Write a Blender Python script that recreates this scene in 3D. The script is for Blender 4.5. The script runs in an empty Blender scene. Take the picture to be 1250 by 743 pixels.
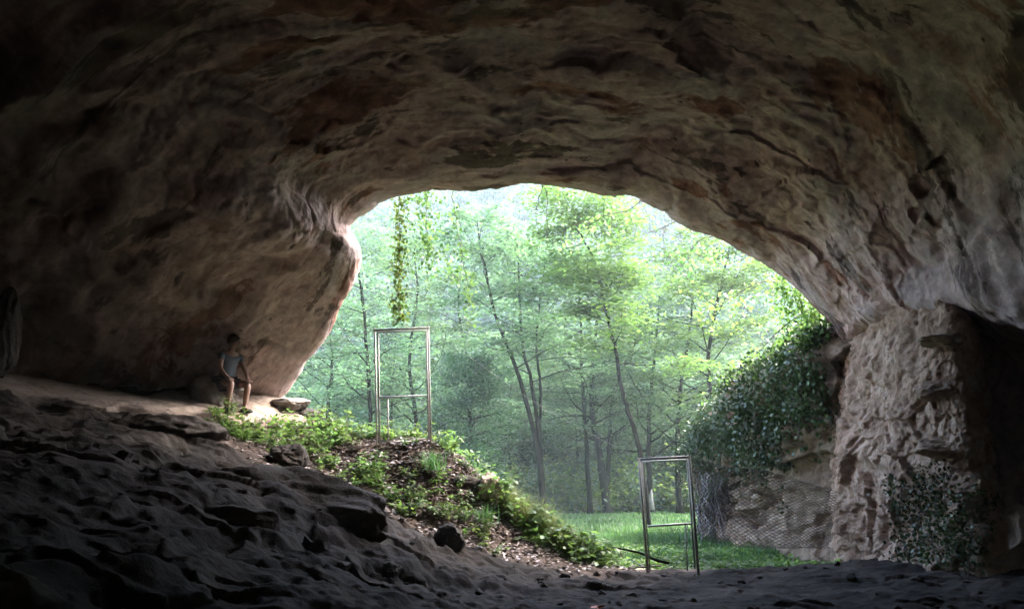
import bpy, math, random
import numpy as np
from mathutils import Vector

PI = math.pi
random.seed(7)
rng = np.random.default_rng(11)
scene = bpy.context.scene
COL = scene.collection

# ------------------------------------------------------------------ camera frame
F = 1000.0                       # focal length in photo pixels (1250 wide)
CAM = np.array((0.0, 0.0, 1.6))
TH = math.radians(12.3)          # pitched up


def P(px, py, Y):
    """A measured direction in the photograph at world depth Y -> world point."""
    u = (px - 625.0) / F
    v = (371.5 - py) / F
    d = np.array((u, math.cos(TH) - v * math.sin(TH), math.sin(TH) + v * math.cos(TH)))
    return CAM + d * (Y / d[1])


# ------------------------------------------------------------------ noise
_perm = np.random.default_rng(3).permutation(256)
_perm = np.concatenate([_perm, _perm, _perm])
_g = np.random.default_rng(4).normal(size=(256, 3))
_g /= np.linalg.norm(_g, axis=1)[:, None]
_fp = np.random.default_rng(5).random((256, 3))


def _hash(ix, iy, iz):
    return _perm[_perm[_perm[ix & 255] + (iy & 255)] + (iz & 255)]


def pnoise(p):
    p = np.asarray(p, float)
    i = np.floor(p).astype(int)
    f = p - i
    w = f * f * f * (f * (f * 6 - 15) + 10)
    out = np.zeros(len(p))
    for dx in (0, 1):
        for dy in (0, 1):
            for dz in (0, 1):
                h = _hash(i[:, 0] + dx, i[:, 1] + dy, i[:, 2] + dz)
                g = _g[h]
                d = f - np.array((dx, dy, dz))
                ww = (w[:, 0] if dx else 1 - w[:, 0]) * (w[:, 1] if dy else 1 - w[:, 1]) * (w[:, 2] if dz else 1 - w[:, 2])
                out += ww * (g * d).sum(1)
    return out * 1.5


def fbm(p, octv=4, gain=.5):
    p = np.asarray(p, float)
    s = 0
    a = 1.0
    for k in range(octv):
        s = s + a * pnoise(p + k * 17.3)
        p = p * 2.03
        a *= gain
    return s


def ridged(p, octv=4, gain=.5):
    p = np.asarray(p, float)
    s = 0
    a = 1.0
    for k in range(octv):
        s = s + a * (1 - np.abs(pnoise(p + k * 9.1)) * 2)
        p = p * 2.05
        a *= gain
    return s


def worley(p):
    p = np.asarray(p, float)
    i = np.floor(p).astype(int)
    f1 = np.full(len(p), 9.0)
    f2 = np.full(len(p), 9.0)
    cid = np.zeros(len(p), int)
    for dx in (-1, 0, 1):
        for dy in (-1, 0, 1):
            for dz in (-1, 0, 1):
                c = i + np.array((dx, dy, dz))
                h = _hash(c[:, 0], c[:, 1], c[:, 2])
                q = c + _fp[h]
                d = np.linalg.norm(q - p, axis=1)
                cl = d < f1
                f2 = np.where(cl, f1, np.minimum(f2, d))
                f1 = np.where(cl, d, f1)
                cid = np.where(cl, h, cid)
    return f1, f2, cid / 255.0


def facets(p):
    """tilted fracture planes, one per cell: height, edge distance"""
    p = np.asarray(p, float)
    i = np.floor(p).astype(int)
    f1 = np.full(len(p), 9.0)
    f2 = np.full(len(p), 9.0)
    ht = np.zeros(len(p))
    for dx in (-1, 0, 1):
        for dy in (-1, 0, 1):
            for dz in (-1, 0, 1):
                c = i + np.array((dx, dy, dz))
                h = _hash(c[:, 0], c[:, 1], c[:, 2])
                rel = p - c - _fp[h]
                d = np.linalg.norm(rel, axis=1)
                cl = d < f1
                f2 = np.where(cl, f1, np.minimum(f2, d))
                f1 = np.where(cl, d, f1)
                ht = np.where(cl, (rel * _g[(h + 31) & 255]).sum(1) + (h / 255.0 - .5) * .8, ht)
    return ht, f2 - f1


def smooth(a, b, x):
    t = np.clip((x - a) / (b - a), 0, 1)
    return t * t * (3 - 2 * t)


# ------------------------------------------------------------------ mesh helpers
def mesh_np(name, V, faces, mat=None, parent=None, smooth_shade=True, uv=None, attrs=None):
    """faces: (N,4) or (N,3) int array, or a list of such arrays."""
    V = np.asarray(V, np.float32)
    if isinstance(faces, np.ndarray):
        faces = [faces]
    me = bpy.data.meshes.new(name)
    me.vertices.add(len(V))
    me.vertices.foreach_set('co', V.ravel())
    nl = sum(f.size for f in faces)
    npol = sum(len(f) for f in faces)
    me.loops.add(nl)
    me.polygons.add(npol)
    idx = np.concatenate([f.ravel() for f in faces]).astype(np.int32)
    me.loops.foreach_set('vertex_index', idx)
    sizes = np.concatenate([np.full(len(f), f.shape[1]) for f in faces])
    starts = np.concatenate([[0], np.cumsum(sizes)[:-1]]).astype(np.int32)
    me.polygons.foreach_set('loop_start', starts)
    me.update(calc_edges=True)
    me.validate()
    me.polygons.foreach_set('use_smooth', np.full(npol, smooth_shade))
    if uv is not None:
        l = me.uv_layers.new(name='UVMap')
        l.data.foreach_set('uv', np.asarray(uv, np.float32)[idx].ravel())
    if attrs:
        for k, a in attrs.items():
            at = me.attributes.new(k, 'FLOAT', 'POINT')
            at.data.foreach_set('value', np.asarray(a, np.float32))
    if mat:
        me.materials.append(mat)
    o = bpy.data.objects.new(name, me)
    COL.objects.link(o)
    if parent:
        o.parent = parent
    return o


def tag(o, label=None, cat=None, group=None, kind=None):
    if label:
        o['label'] = label
    if cat:
        o['category'] = cat
    if group:
        o['group'] = group
    if kind:
        o['kind'] = kind
    return o


def empty(name, loc=(0, 0, 0), rz=0.0):
    o = bpy.data.objects.new(name, None)
    o.empty_display_size = .3
    COL.objects.link(o)
    o.location = loc
    o.rotation_euler = (0, 0, rz)
    return o


def copy_tree(o, loc=None, rz=None, sc=None, parent=None):
    c = o.copy()
    COL.objects.link(c)
    c.parent = parent
    if loc is not None:
        c.location = loc
    if rz is not None:
        c.rotation_euler = (0, 0, rz)
    if sc is not None:
        c.scale = sc
    for ch in list(o.children):
        copy_tree(ch, parent=c)
    return c


class MB:
    """collects tubes, leaves, strips into one mesh"""

    def __init__(s):
        s.v = []
        s.q = []
        s.t = []
        s.n = 0

    def add(s, V, q=None, t=None):
        V = np.asarray(V, float).reshape(-1, 3)
        if q is not None and len(q):
            s.q.append(np.asarray(q, int) + s.n)
        if t is not None and len(t):
            s.t.append(np.asarray(t, int) + s.n)
        s.v.append(V)
        s.n += len(V)

    def tube(s, pts, rad, sides=6, cap=True):
        pts = np.asarray(pts, float)
        n = len(pts)
        rad = np.full(n, rad) if np.isscalar(rad) else np.asarray(rad, float)
        tan = np.gradient(pts, axis=0)
        tan /= np.linalg.norm(tan, axis=1)[:, None] + 1e-9
        ref = np.array((0, 0, 1.0)) if abs(tan[0][2]) < .9 else np.array((1.0, 0, 0))
        u = np.cross(ref, tan[0])
        u /= np.linalg.norm(u)
        V = []
        ang = np.arange(sides) * 2 * PI / sides
        for k in range(n):
            u = u - tan[k] * np.dot(u, tan[k])
            u /= np.linalg.norm(u) + 1e-9
            w = np.cross(tan[k], u)
            V.append(pts[k] + rad[k] * (np.cos(ang)[:, None] * u + np.sin(ang)[:, None] * w))
        V = np.concatenate(V)
        a = np.arange(sides)
        b = (a + 1) % sides
        Q = np.concatenate([np.stack([k * sides + a, k * sides + b, (k + 1) * sides + b, (k + 1) * sides + a], 1) for k in range(n - 1)])
        T = []
        if cap:
            V = np.concatenate([V, pts[:1], pts[-1:]])
            T = np.concatenate([np.stack([b, a, np.full(sides, n * sides)], 1),
                                np.stack([(n - 1) * sides + a, (n - 1) * sides + b, np.full(sides, n * sides + 1)], 1)])
        s.add(V, Q, T)

    def leaves(s, C, size, aspect=.5, flat=.6, rg=rng, droop=0.0, azim=None):
        """pointed leaves: centres C, length array"""
        C = np.asarray(C, float)
        n = len(C)
        if n == 0:
            return
        size = np.broadcast_to(size, (n,))
        az = rg.random(n) * 2 * PI if azim is None else azim
        el = rg.normal(0, 1, n) * (1 - flat) * .9 - droop
        d = np.stack([np.cos(az) * np.cos(el), np.sin(az) * np.cos(el), np.sin(el)], 1)
        nz = np.stack([rg.normal(0, 1, n) * (1 - flat), rg.normal(0, 1, n) * (1 - flat), np.ones(n)], 1)
        w = np.cross(nz, d)
        w /= np.linalg.norm(w, axis=1)[:, None] + 1e-9
        L = size[:, None]
        b = C - d * L * .5
        m = C - d * L * .05
        tpt = C + d * L * .5
        V = np.stack([b, m + w * L * aspect * .5, tpt, m - w * L * aspect * .5], 1).reshape(-1, 3)
        Q = np.arange(4 * n).reshape(n, 4)
        s.add(V, Q)

    def build(s, name, mat=None, parent=None, smooth_shade=True):
        V = np.concatenate(s.v)
        fs = []
        if s.q:
            fs.append(np.concatenate(s.q))
        if s.t:
            fs.append(np.concatenate(s.t))
        return mesh_np(name, V, fs, mat, parent, smooth_shade)


def grid_faces(nr, nc, wrap=False):
    r = np.arange(nr - 1)
    c = np.arange(nc if wrap else nc - 1)
    R, Cc = np.meshgrid(r, c, indexing='ij')
    C1 = (Cc + 1) % nc
    return np.stack([R * nc + Cc, R * nc + C1, (R + 1) * nc + C1, (R + 1) * nc + Cc], -1).reshape(-1, 4)


def catmull(Pts, t):
    """Pts (n,...) ; t in [0,n-1]"""
    n = len(Pts)
    i = np.clip(np.floor(t).astype(int), 0, n - 2)
    f = (t - i)
    sh = (len(t),) + (1,) * (Pts.ndim - 1)
    f = f.reshape(sh)
    p0 = np.where((i > 0).reshape(sh), Pts[np.maximum(i - 1, 0)], 2 * Pts[i] - Pts[i + 1])
    p3 = np.where((i < n - 2).reshape(sh), Pts[np.minimum(i + 2, n - 1)], 2 * Pts[i + 1] - Pts[i])
    p1 = Pts[i]
    p2 = Pts[i + 1]
    return .5 * ((2 * p1) + (-p0 + p2) * f + (2 * p0 - 5 * p1 + 4 * p2 - p3) * f ** 2 + (-p0 + 3 * p1 - 3 * p2 + p3) * f ** 3)


def grid_normals(G):
    du = np.gradient(G, axis=1)
    dt = np.gradient(G, axis=0)
    n = np.cross(du, dt)
    n /= np.linalg.norm(n, axis=2)[..., None] + 1e-9
    return n


# ------------------------------------------------------------------ materials
def new_mat(name):
    m = bpy.data.materials.new(name)
    m.use_nodes = True
    nt = m.node_tree
    nt.nodes.clear()
    out = nt.nodes.new('ShaderNodeOutputMaterial')
    b = nt.nodes.new('ShaderNodeBsdfPrincipled')
    nt.links.new(b.outputs[0], out.inputs[0])
    return m, nt, b, out


class NT:
    def __init__(s, nt):
        s.nt = nt

    def n(s, typ, **kw):
        nd = s.nt.nodes.new(typ)
        for k, v in kw.items():
            setattr(nd, k, v)
        return nd

    def l(s, a, b):
        s.nt.links.new(a, b)

    def coord(s, kind='Object', scale=(1, 1, 1), rot=(0, 0, 0)):
        t = s.n('ShaderNodeTexCoord')
        mp = s.n('ShaderNodeMapping')
        mp.inputs['Scale'].default_value = scale
        mp.inputs['Rotation'].default_value = rot
        s.l(t.outputs[kind], mp.inputs[0])
        return mp.outputs[0]

    def noise(s, vec, scale, detail=5, rough=.55, dist=0.0):
        nd = s.n('ShaderNodeTexNoise')
        nd.inputs['Scale'].default_value = scale
        nd.inputs['Detail'].default_value = detail
        nd.inputs['Roughness'].default_value = rough
        nd.inputs['Distortion'].default_value = dist
        s.l(vec, nd.inputs['Vector'])
        return nd.outputs['Fac']

    def voro(s, vec, scale, feature='F1'):
        nd = s.n('ShaderNodeTexVoronoi', feature=feature)
        nd.inputs['Scale'].default_value = scale
        s.l(vec, nd.inputs['Vector'])
        return nd.outputs['Distance']

    def ramp(s, fac, stops):
        nd = s.n('ShaderNodeValToRGB')
        e = nd.color_ramp.elements
        while len(e) < len(stops):
            e.new(.5)
        for k, (p, c) in enumerate(stops):
            e[k].position = p
            e[k].color = (c, c, c, 1) if not isinstance(c, (tuple, list)) else (*c, 1)
        s.l(fac, nd.inputs[0])
        return nd.outputs[0]

    def mix(s, fac, a, b, mode='MIX'):
        nd = s.n('ShaderNodeMix', data_type='RGBA', blend_type=mode)
        for sock, v in ((nd.inputs[0], fac), (nd.inputs[6], a), (nd.inputs[7], b)):
            if isinstance(v, (int, float)):
                sock.default_value = v
            elif isinstance(v, (tuple, list)):
                sock.default_value = (*v, 1)
            else:
                s.l(v, sock)
        return nd.outputs[2]

    def math(s, op, a, b=None):
        nd = s.n('ShaderNodeMath', operation=op)
        for k, v in enumerate((a, b)):
            if v is None:
                continue
            if isinstance(v, (int, float)):
                nd.inputs[k].default_value = v
            else:
                s.l(v, nd.inputs[k])
        return nd.outputs[0]

    def attr(s, name):
        nd = s.n('ShaderNodeAttribute', attribute_name=name)
        return nd.outputs['Fac']

    def bump(s, h, strength, dist, normal=None):
        nd = s.n('ShaderNodeBump')
        nd.inputs['Strength'].default_value = strength
        nd.inputs['Distance'].default_value = dist
        s.l(h, nd.inputs['Height'])
        if normal is not None:
            s.l(normal, nd.inputs['Normal'])
        return nd.outputs[0]


def vault_material():
    m, nt, b, out = new_mat('cave_rock')
    k = NT(nt)
    o = k.coord('Object')
    uv0 = k.coord('UV')
    wn = k.n('ShaderNodeTexNoise')
    wn.inputs['Scale'].default_value = .8
    wn.inputs['Detail'].default_value = 6
    k.l(uv0, wn.inputs['Vector'])

    def warped(scale, rot, amt):
        va = k.n('ShaderNodeVectorMath', operation='MULTIPLY_ADD')
        k.l(wn.outputs['Color'], va.inputs[0])
        va.inputs[1].default_value = (amt, amt, amt)
        k.l(uv0, va.inputs[2])
        mp = k.n('ShaderNodeMapping')
        mp.inputs['Scale'].default_value = scale
        mp.inputs['Rotation'].default_value = (0, 0, rot)
        k.l(va.outputs[0], mp.inputs[0])
        return mp.outputs[0]
    us = warped((.60, 1.25, 1), .30, .16)          # along the bedding
    uf = warped((.50, 2.2, 1), .34, .10)          # thin bedding streaks
    uw = warped((.8, 1.05, 1), .1, .2)
    big = k.noise(o, .5, 5, .55)
    c = k.ramp(big, [(.30, (.44, .35, .315)), (.45, (.54, .455, .41)), (.55, (.49, .425, .395)), (.7, (.58, .50, .45))])
    # thin streaks
    st = k.noise(uf, 2.2, 10, .62)
    c = k.mix(k.ramp(st, [(.43, .7), (.50, 0)]), c, (.36, .265, .225))
    # grey weathered skin
    gs = k.noise(uw, .8, 8, .6)
    c = k.mix(k.ramp(gs, [(.50, 0), (.56, .65)]), c, (.40, .375, .36))
    # pale flaked spots with torn edges
    pale = k.noise(us, 1.9, 10, .66)
    palem = k.ramp(pale, [(.585, 0), (.625, .7)])
    c = k.mix(palem, c, (.66, .585, .53))
    # rust
    rust = k.noise(us, .55, 10, .64)
    rustm = k.ramp(rust, [(.565, 0), (.585, .85)])
    rc = k.ramp(k.noise(uw, 3, 8, .65), [(.35, (.16, .075, .05)), (.65, (.34, .185, .13))])
    c = k.mix(rustm, c, rc)
    # dark stains
    dk = k.noise(us, .95, 11, .68)
    dkm = k.ramp(dk, [(.405, .9), (.432, 0)])
    c = k.mix(dkm, c, (.125, .10, .088))
    gr = k.noise(o, .6, 6, .6)
    c = k.mix(k.ramp(gr, [(.56, 0), (.66, .18)]), c, (.33, .315, .26))
    # pits and cracks
    pits = k.ramp(k.voro(uw, 1.7), [(.03, .85), (.06, 0)])
    c = k.mix(pits, c, (.05, .04, .035))
    ck = k.voro(warped((.45, .8, 1), .3, .45), .75, 'DISTANCE_TO_EDGE')
    ckm = k.math('MULTIPLY', k.ramp(ck, [(.004, 1), (.014, 0)]), k.ramp(gs, [(.42, 1), (.5, 0)]))
    c = k.mix(k.math('MULTIPLY', ckm, .45), c, (.06, .045, .04))
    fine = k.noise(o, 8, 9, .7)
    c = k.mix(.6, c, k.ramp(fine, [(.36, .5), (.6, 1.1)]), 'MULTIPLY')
    c = k.mix(1.0, c, (1.05, .93, .965), 'MULTIPLY')
    left_shade = k.math('MULTIPLY', k.attr('left_shade'), k.ramp(k.noise(o, .8, 7, .6), [(.38, .45), (.55, .9)]))
    c = k.mix(left_shade, c, (.13, .105, .092))  # shade of the left wall painted into the rock colour, broken by noise
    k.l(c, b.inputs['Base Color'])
    b.inputs['Roughness'].default_value = .85
    b.inputs['Specular IOR Level'].default_value = .2
    h = k.math('ADD', k.math('MULTIPLY', palem, -.3), k.math('MULTIPLY', dkm, -.7))
    h = k.math('ADD', h, k.math('MULTIPLY', ckm, -.9))
    n = k.bump(k.noise(o, 3.5, 9, .62), .55, .05)
    n = k.bump(h, .45, .02, n)
    n = k.bump(st, .35, .02, n)
    n = k.bump(fine, .9, .025, n)
    k.l(n, b.inputs['Normal'])
    return m


def rock_material(name, c1, c2, c3, scale=1.0, bump=1.0):
    m, nt, b, out = new_mat(name)
    k = NT(nt)
    o = k.coord('Object')
    a = k.noise(o, 1.4 * scale, 8, .62, .5)
    c = k.ramp(a, [(.32, c1), (.5, c2), (.68, c3)])
    f = k.noise(o, 14 * scale, 8, .7)
    c = k.mix(.6, c, k.ramp(f, [(.3, .4), (.7, 1.0)]), 'MULTIPLY')
    k.l(c, b.inputs['Base Color'])
    b.inputs['Roughness'].default_value = .9
    b.inputs['Specular IOR Level'].default_value = .2
    n = k.bump(k.noise(o, 6 * scale, 8, .65, .3), .7 * bump, .06)
    n = k.bump(k.noise(o, 30 * scale, 5, .7), .6 * bump, .012, n)
    k.l(n, b.inputs['Normal'])
    return m


def floor_material():
    m, nt, b, out = new_mat('cave_earth')
    k = NT(nt)
    o = k.coord('Object')
    a = k.noise(o, 1.1, 8, .62, .4)
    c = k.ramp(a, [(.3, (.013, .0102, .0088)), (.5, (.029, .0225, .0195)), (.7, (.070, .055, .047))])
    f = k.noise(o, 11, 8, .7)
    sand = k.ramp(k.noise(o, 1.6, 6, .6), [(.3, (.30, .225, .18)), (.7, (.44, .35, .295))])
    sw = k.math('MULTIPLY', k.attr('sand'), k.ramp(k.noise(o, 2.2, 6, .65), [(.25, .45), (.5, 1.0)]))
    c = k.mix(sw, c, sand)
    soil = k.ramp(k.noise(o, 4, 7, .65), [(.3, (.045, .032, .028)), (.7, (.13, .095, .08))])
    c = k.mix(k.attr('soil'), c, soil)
    c = k.mix(.6, c, k.ramp(f, [(.3, .4), (.7, 1.0)]), 'MULTIPLY')
    k.l(c, b.inputs['Base Color'])
    b.inputs['Roughness'].default_value = .95
    b.inputs['Specular IOR Level'].default_value = .12
    n = k.bump(k.noise(o, 3.2, 9, .62, .2), .6, .06)
    n = k.bump(k.noise(o, 13, 8, .68), .7, .03, n)
    n = k.bump(k.noise(o, 45, 4, .7), .5, .008, n)
    k.l(n, b.inputs['Normal'])
    return m


def leaf_material(name, c1, c2, c3, trans=.45, rough=.5):
    m, nt, b, out = new_mat(name)
    k = NT(nt)
    g = k.n('ShaderNodeNewGeometry')
    oi = k.n('ShaderNodeObjectInfo')
    c = k.ramp(g.outputs['Random Per Island'], [(0, c1), (.5, c2), (1, c3)])
    big = k.noise(k.coord('Object'), .45, 3, .5)
    c = k.mix(.7, c, k.ramp(big, [(.38, .4), (.62, 1.35)]), 'MULTIPLY')
    hs = k.n('ShaderNodeHueSaturation')
    k.l(k.math('ADD', k.math('MULTIPLY', oi.outputs['Random'], .05), .475), hs.inputs['Hue'])
    k.l(k.math('ADD', k.math('MULTIPLY', oi.outputs['Random'], .5), .75), hs.inputs['Value'])
    k.l(c, hs.inputs['Color'])
    c = hs.outputs[0]
    k.l(c, b.inputs['Base Color'])
    b.inputs['Roughness'].default_value = rough
    b.inputs['Specular IOR Level'].default_value = .35
    tr = k.n('ShaderNodeBsdfTranslucent')
    k.l(k.mix(1.0, c, (1.08, 1.2, .85), 'MULTIPLY'), tr.inputs[0])
    ms = k.n('ShaderNodeMixShader')
    ms.inputs[0].default_value = trans
    k.l(b.outputs[0], ms.inputs[1])
    k.l(tr.outputs[0], ms.inputs[2])
    k.l(ms.outputs[0], out.inputs[0])
    return m


def plain_material(name, c, rough=.6, metal=0.0, var=.25, scale=8.0, spec=.4, bump=0.0):
    m, nt, b, out = new_mat(name)
    k = NT(nt)
    f = k.noise(k.coord('Object'), scale, 6, .65)
    cc = k.mix(1.0, c, k.ramp(f, [(.3, 1 - var), (.7, 1 + var)]), 'MULTIPLY')
    k.l(cc, b.inputs['Base Color'])
    b.inputs['Roughness'].default_value = rough
    b.inputs['Metallic'].default_value = metal
    b.inputs['Specular IOR Level'].default_value = spec
    if bump:
        k.l(k.bump(f, bump, .02), b.inputs['Normal'])
    return m


M = {}
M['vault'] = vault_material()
M['floor'] = floor_material()
M['cliff'] = rock_material('cliff_rock', (.09, .062, .045), (.21, .152, .108), (.36, .285, .22), 1.1, 1.5)
M['pillar'] = rock_material('conglomerate_rock', (.21, .13, .09), (.41, .28, .205), (.57, .43, .34), 2.2, 1.3)
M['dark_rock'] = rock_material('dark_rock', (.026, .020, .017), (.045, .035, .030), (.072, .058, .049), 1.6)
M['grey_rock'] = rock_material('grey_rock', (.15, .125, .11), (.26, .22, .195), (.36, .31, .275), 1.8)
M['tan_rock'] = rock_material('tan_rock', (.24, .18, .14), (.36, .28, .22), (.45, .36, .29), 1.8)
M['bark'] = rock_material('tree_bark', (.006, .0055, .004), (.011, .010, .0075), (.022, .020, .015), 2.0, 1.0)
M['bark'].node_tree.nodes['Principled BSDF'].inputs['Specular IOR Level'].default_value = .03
M['pale_bark'] = plain_material('pale_dead_wood', (.13, .125, .11), .8, var=.3)
M['twig'] = plain_material('dry_twig', (.12, .095, .085), .85, var=.4)
M['root'] = plain_material('grey_root', (.15, .135, .135), .85, var=.4)
M['steel'] = plain_material('weathered_steel', (.27, .255, .24), .6, .2, .3, 20)
M['steel_bright'] = plain_material('bright_galvanised_bar', (.42, .42, .41), .55, .2, .2, 20)
M['wire'] = plain_material('fence_wire', (.10, .095, .09), .6, .3, .15, 20)
M['leaf_mid'] = leaf_material('locust_leaf', (.050, .095, .056), (.082, .140, .080), (.145, .21, .11), .5)
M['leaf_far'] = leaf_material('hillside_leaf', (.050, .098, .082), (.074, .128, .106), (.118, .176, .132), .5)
M['leaf_dark'] = leaf_material('dark_bush_leaf', (.028, .068, .036), (.045, .098, .050), (.075, .135, .062), .4)
M['leaf_lime'] = leaf_material('bright_weed_leaf', (.085, .145, .042), (.135, .21, .06), (.20, .28, .085), .5)
M['leaf_creeper'] = leaf_material('creeper_leaf', (.055, .12, .035), (.09, .17, .05), (.15, .24, .07), .5)
M['leaf_yellow'] = leaf_material('yellow_green_leaf', (.065, .14, .045), (.105, .185, .06), (.17, .245, .085), .5)
M['leaf_vine'] = leaf_material('vine_leaf', (.05, .085, .025), (.10, .14, .035), (.20, .23, .06), .5)
M['leaf_ivy'] = leaf_material('ivy_leaf', (.020, .044, .016), (.034, .068, .024), (.062, .105, .036), .2, .48)
M['grass'] = leaf_material('grass_blade', (.04, .095, .035), (.066, .135, .047), (.10, .175, .06), .45)
M['dry_grass'] = leaf_material('dry_grass_blade', (.12, .15, .06), (.19, .21, .09), (.27, .26, .13), .4)
M['litter'] = leaf_material('dead_leaf', (.10, .07, .065), (.20, .155, .15), (.42, .36, .36), .1, .45)
M['orange_leaf'] = plain_material('orange_leaf', (.55, .11, .03), .6)
M['meadow'] = rock_material('meadow_turf', (.035, .07, .025), (.055, .105, .038), (.085, .135, .05), .5, .6)
M['hill'] = rock_material('hillside_turf', (.04, .065, .03), (.06, .09, .04), (.085, .115, .05), .15, .5)
M['skin'] = plain_material('skin', (.21, .12, .09), .5, var=.08)
M['hair'] = plain_material('dark_hair', (.025, .018, .014), .5, var=.3, scale=40)
M['shirt'] = plain_material('grey_shirt', (.10, .115, .14), .85, var=.2)
M['white_cloth'] = plain_material('white_cloth', (.70, .69, .66), .85, var=.1)
M['shorts'] = plain_material('dark_shorts', (.06, .06, .075), .85, var=.2)
M['shoe'] = plain_material('dark_shoe', (.03, .03, .035), .6, var=.2)
M['eye'] = plain_material('eye', (.05, .035, .03), .3)

# ------------------------------------------------------------------ cave vault
W = lambda *a: np.array(a, float)
rim = [P(285, 540, 16.6), P(388, 416, 15.4), P(435, 322, 14.4), P(424, 272, 14.0), P(470, 243, 13.7), P(560, 232, 13.6), P(680, 228, 13.9),
       P(785, 242, 14.3), P(872, 284, 14.8), P(950, 332, 15.3), P(1003, 392, 15.9), P(1030, 436, 16.2), P(1075, 440, 16.6), P(1120, 540, 16.7), P(1120, 780, 16.7)]
rowA = [P(150, 520, 15.8), P(225, 405, 14.7), P(345, 285, 12.8), P(362, 212, 12.3), P(420, 165, 11.8), P(530, 137, 11.7), P(680, 130, 11.8),
        P(820, 145, 12.2), P(930, 195, 12.7), P(1010, 270, 13.2), P(1062, 345, 13.6), P(1100, 384, 13.8), P(1185, 440, 15.4), P(1195, 560, 15.7), P(1195, 760, 15.7)]
rowB = [P(-130, 520, 12.5), P(-70, 385, 12.3), P(40, 220, 10.8), P(150, 100, 10.0), P(300, 20, 9.6), P(470, -10, 9.5), P(680, -20, 9.5),
        P(880, -10, 9.6), P(1040, 60, 10.2), P(1130, 170, 10.9), P(1190, 290, 11.4), P(1240, 394, 11.6), W(9.6, 13.0, 3.7), W(10.2, 13.2, 2.0), W(10.2, 13.2, -1.5)]
rowC = [W(-9.2, 7.5, 1.0), W(-8.7, 7.5, 4.4), W(-7.4, 7.2, 6.2), W(-6.0, 7, 7.3), W(-4, 6.3, 7.6), W(-1.8, 6.0, 7.9), W(.8, 5.9, 7.9),
        W(3.2, 6.0, 7.7), W(5.0, 6.8, 7.1), W(6.4, 7.2, 5.9), W(7.2, 7.6, 4.6), W(7.8, 7.8, 3.5), W(9.3, 8, 3.3), W(10.2, 8, 1.8), W(10.2, 8, -1.5)]
rowD = [(p * W(.98, 0, .96) + W(0, 1.5, 0)) for p in rowC]
rowE = [(p * W(.9, 0, .85) + W(0, -5, 0)) for p in rowC]
rowG = [(p * W(.6, 0, .55) + W(0, -9, .6)) for p in rowC]
rowH = [(p * W(.05, 0, .05) + W(0, -10.5, 2.0)) for p in rowC]
cen = W(1.0, 0, 2.5)


def outrow(k, dy):
    res = []
    for p in rim:
        d = (p - cen) * W(1, 0, 1)
        L = np.linalg.norm(d)
        d /= L
        res.append(p + d * k + W(0, dy, 0))
    return res


rows = np.array([outrow(14, 3.0), outrow(4.5, 1.8), outrow(.9, .8), rim, rowA, rowB, rowC, rowD, rowE, rowG, rowH])
NU, = (640,)
tt = np.concatenate([np.linspace(0, 2, 24, endpoint=False), np.linspace(2, 3, 34, endpoint=False), np.linspace(3, 4, 110, endpoint=False),
                     np.linspace(4, 5, 110, endpoint=False), np.linspace(5, 6, 40, endpoint=False), np.linspace(6, 10, 60)])
uu = np.linspace(0, 14, NU)
A1 = catmull(rows, tt)                       # (T, 15, 3)
G = catmull(np.swapaxes(A1, 0, 1), uu)       # (U, T, 3)
G = np.swapaxes(G, 0, 1)                     # (T, U, 3)
N = grid_normals(G)
mid = W(.5, 6, 3)
sgn = np.sign(((mid - G) * N).sum(2)[200, NU // 2])
N *= sgn                                     # towards the inside of the cave
arcU = np.concatenate([[0], np.cumsum(np.linalg.norm(np.diff(G[110], axis=0), axis=1))])
arcT = np.concatenate([[0], np.cumsum(np.linalg.norm(np.diff(G[:, NU // 2], axis=0), axis=1))])
UV = np.stack(np.meshgrid(arcU, arcT), -1).reshape(-1, 2)
p = G.reshape(-1, 3)
n = N.reshape(-1, 3)
st = np.stack([UV[:, 0] * .32 + UV[:, 1] * .12, UV[:, 1] * 1.15 - UV[:, 0] * .25, p[:, 2] * .2], 1)   # strata coordinates
warp = np.stack([fbm(p * .5 + 3, 2), fbm(p * .5 + 31, 2), fbm(p * .5 + 57, 2)], 1)
d = .24 * fbm(p * .42 + warp * .3, 3)
strat = smooth(2.0, 5.5, p[:, 0]) * .8 + .2                 # bedding shows most on the right shoulder
layer = st[:, 1] * 1.5 + .5 * fbm(p * .7 + 9, 3)
step = layer - np.floor(layer)
d += .03 * strat * (smooth(0, .85, step) - smooth(.85, 1.0, step)) * smooth(-.3, .4, fbm(p * .6 + 90, 2))
d -= .09 * np.maximum(0, ridged(p * .75 + warp * .8, 4) - 1.2)
w3 = np.stack([fbm(p * 1.4 + 13, 3), fbm(p * 1.4 + 41, 3), fbm(p * 1.4 + 77, 3)], 1)
ht, ed = facets(p * np.array((.5, .8, .9)) + w3 * .08)
d += .11 * ht * smooth(-.3, .3, fbm(p * .5 + 55, 2))
ht, ed = facets(p * np.array((1.3, 1.9, 2.0)) + w3 * .10)
d += .035 * ht * smooth(-.2, .35, fbm(p * .7 + 155, 2))
d += .030 * fbm(p * 2.2 + warp, 4, .55)
d += .014 * fbm(p * 8, 4, .6)
left_lumpy = smooth(-2.5, -6, p[:, 0])
d += left_lumpy * (.20 * fbm(p * .75 + 120, 3) - .16 * np.maximum(0, ridged(p * .8 + 40, 3) - 1.2))
tq = np.repeat(tt, NU)
d *= .60 + .40 * smooth(.0, .9, np.abs(tq - 3.0))      # keep the drip edge firm
dn = p + n * d[:, None]
vault = mesh_np('cave_vault', dn, grid_faces(len(tt), NU), M['vault'], uv=UV, attrs={'left_shade': smooth(-3.2, -7.5, p[:, 0] + 1.6 * fbm(p * .35 + 200, 3))})  # point mask for the painted shade, growing towards the left wall
tag(vault, kind='structure')

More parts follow.
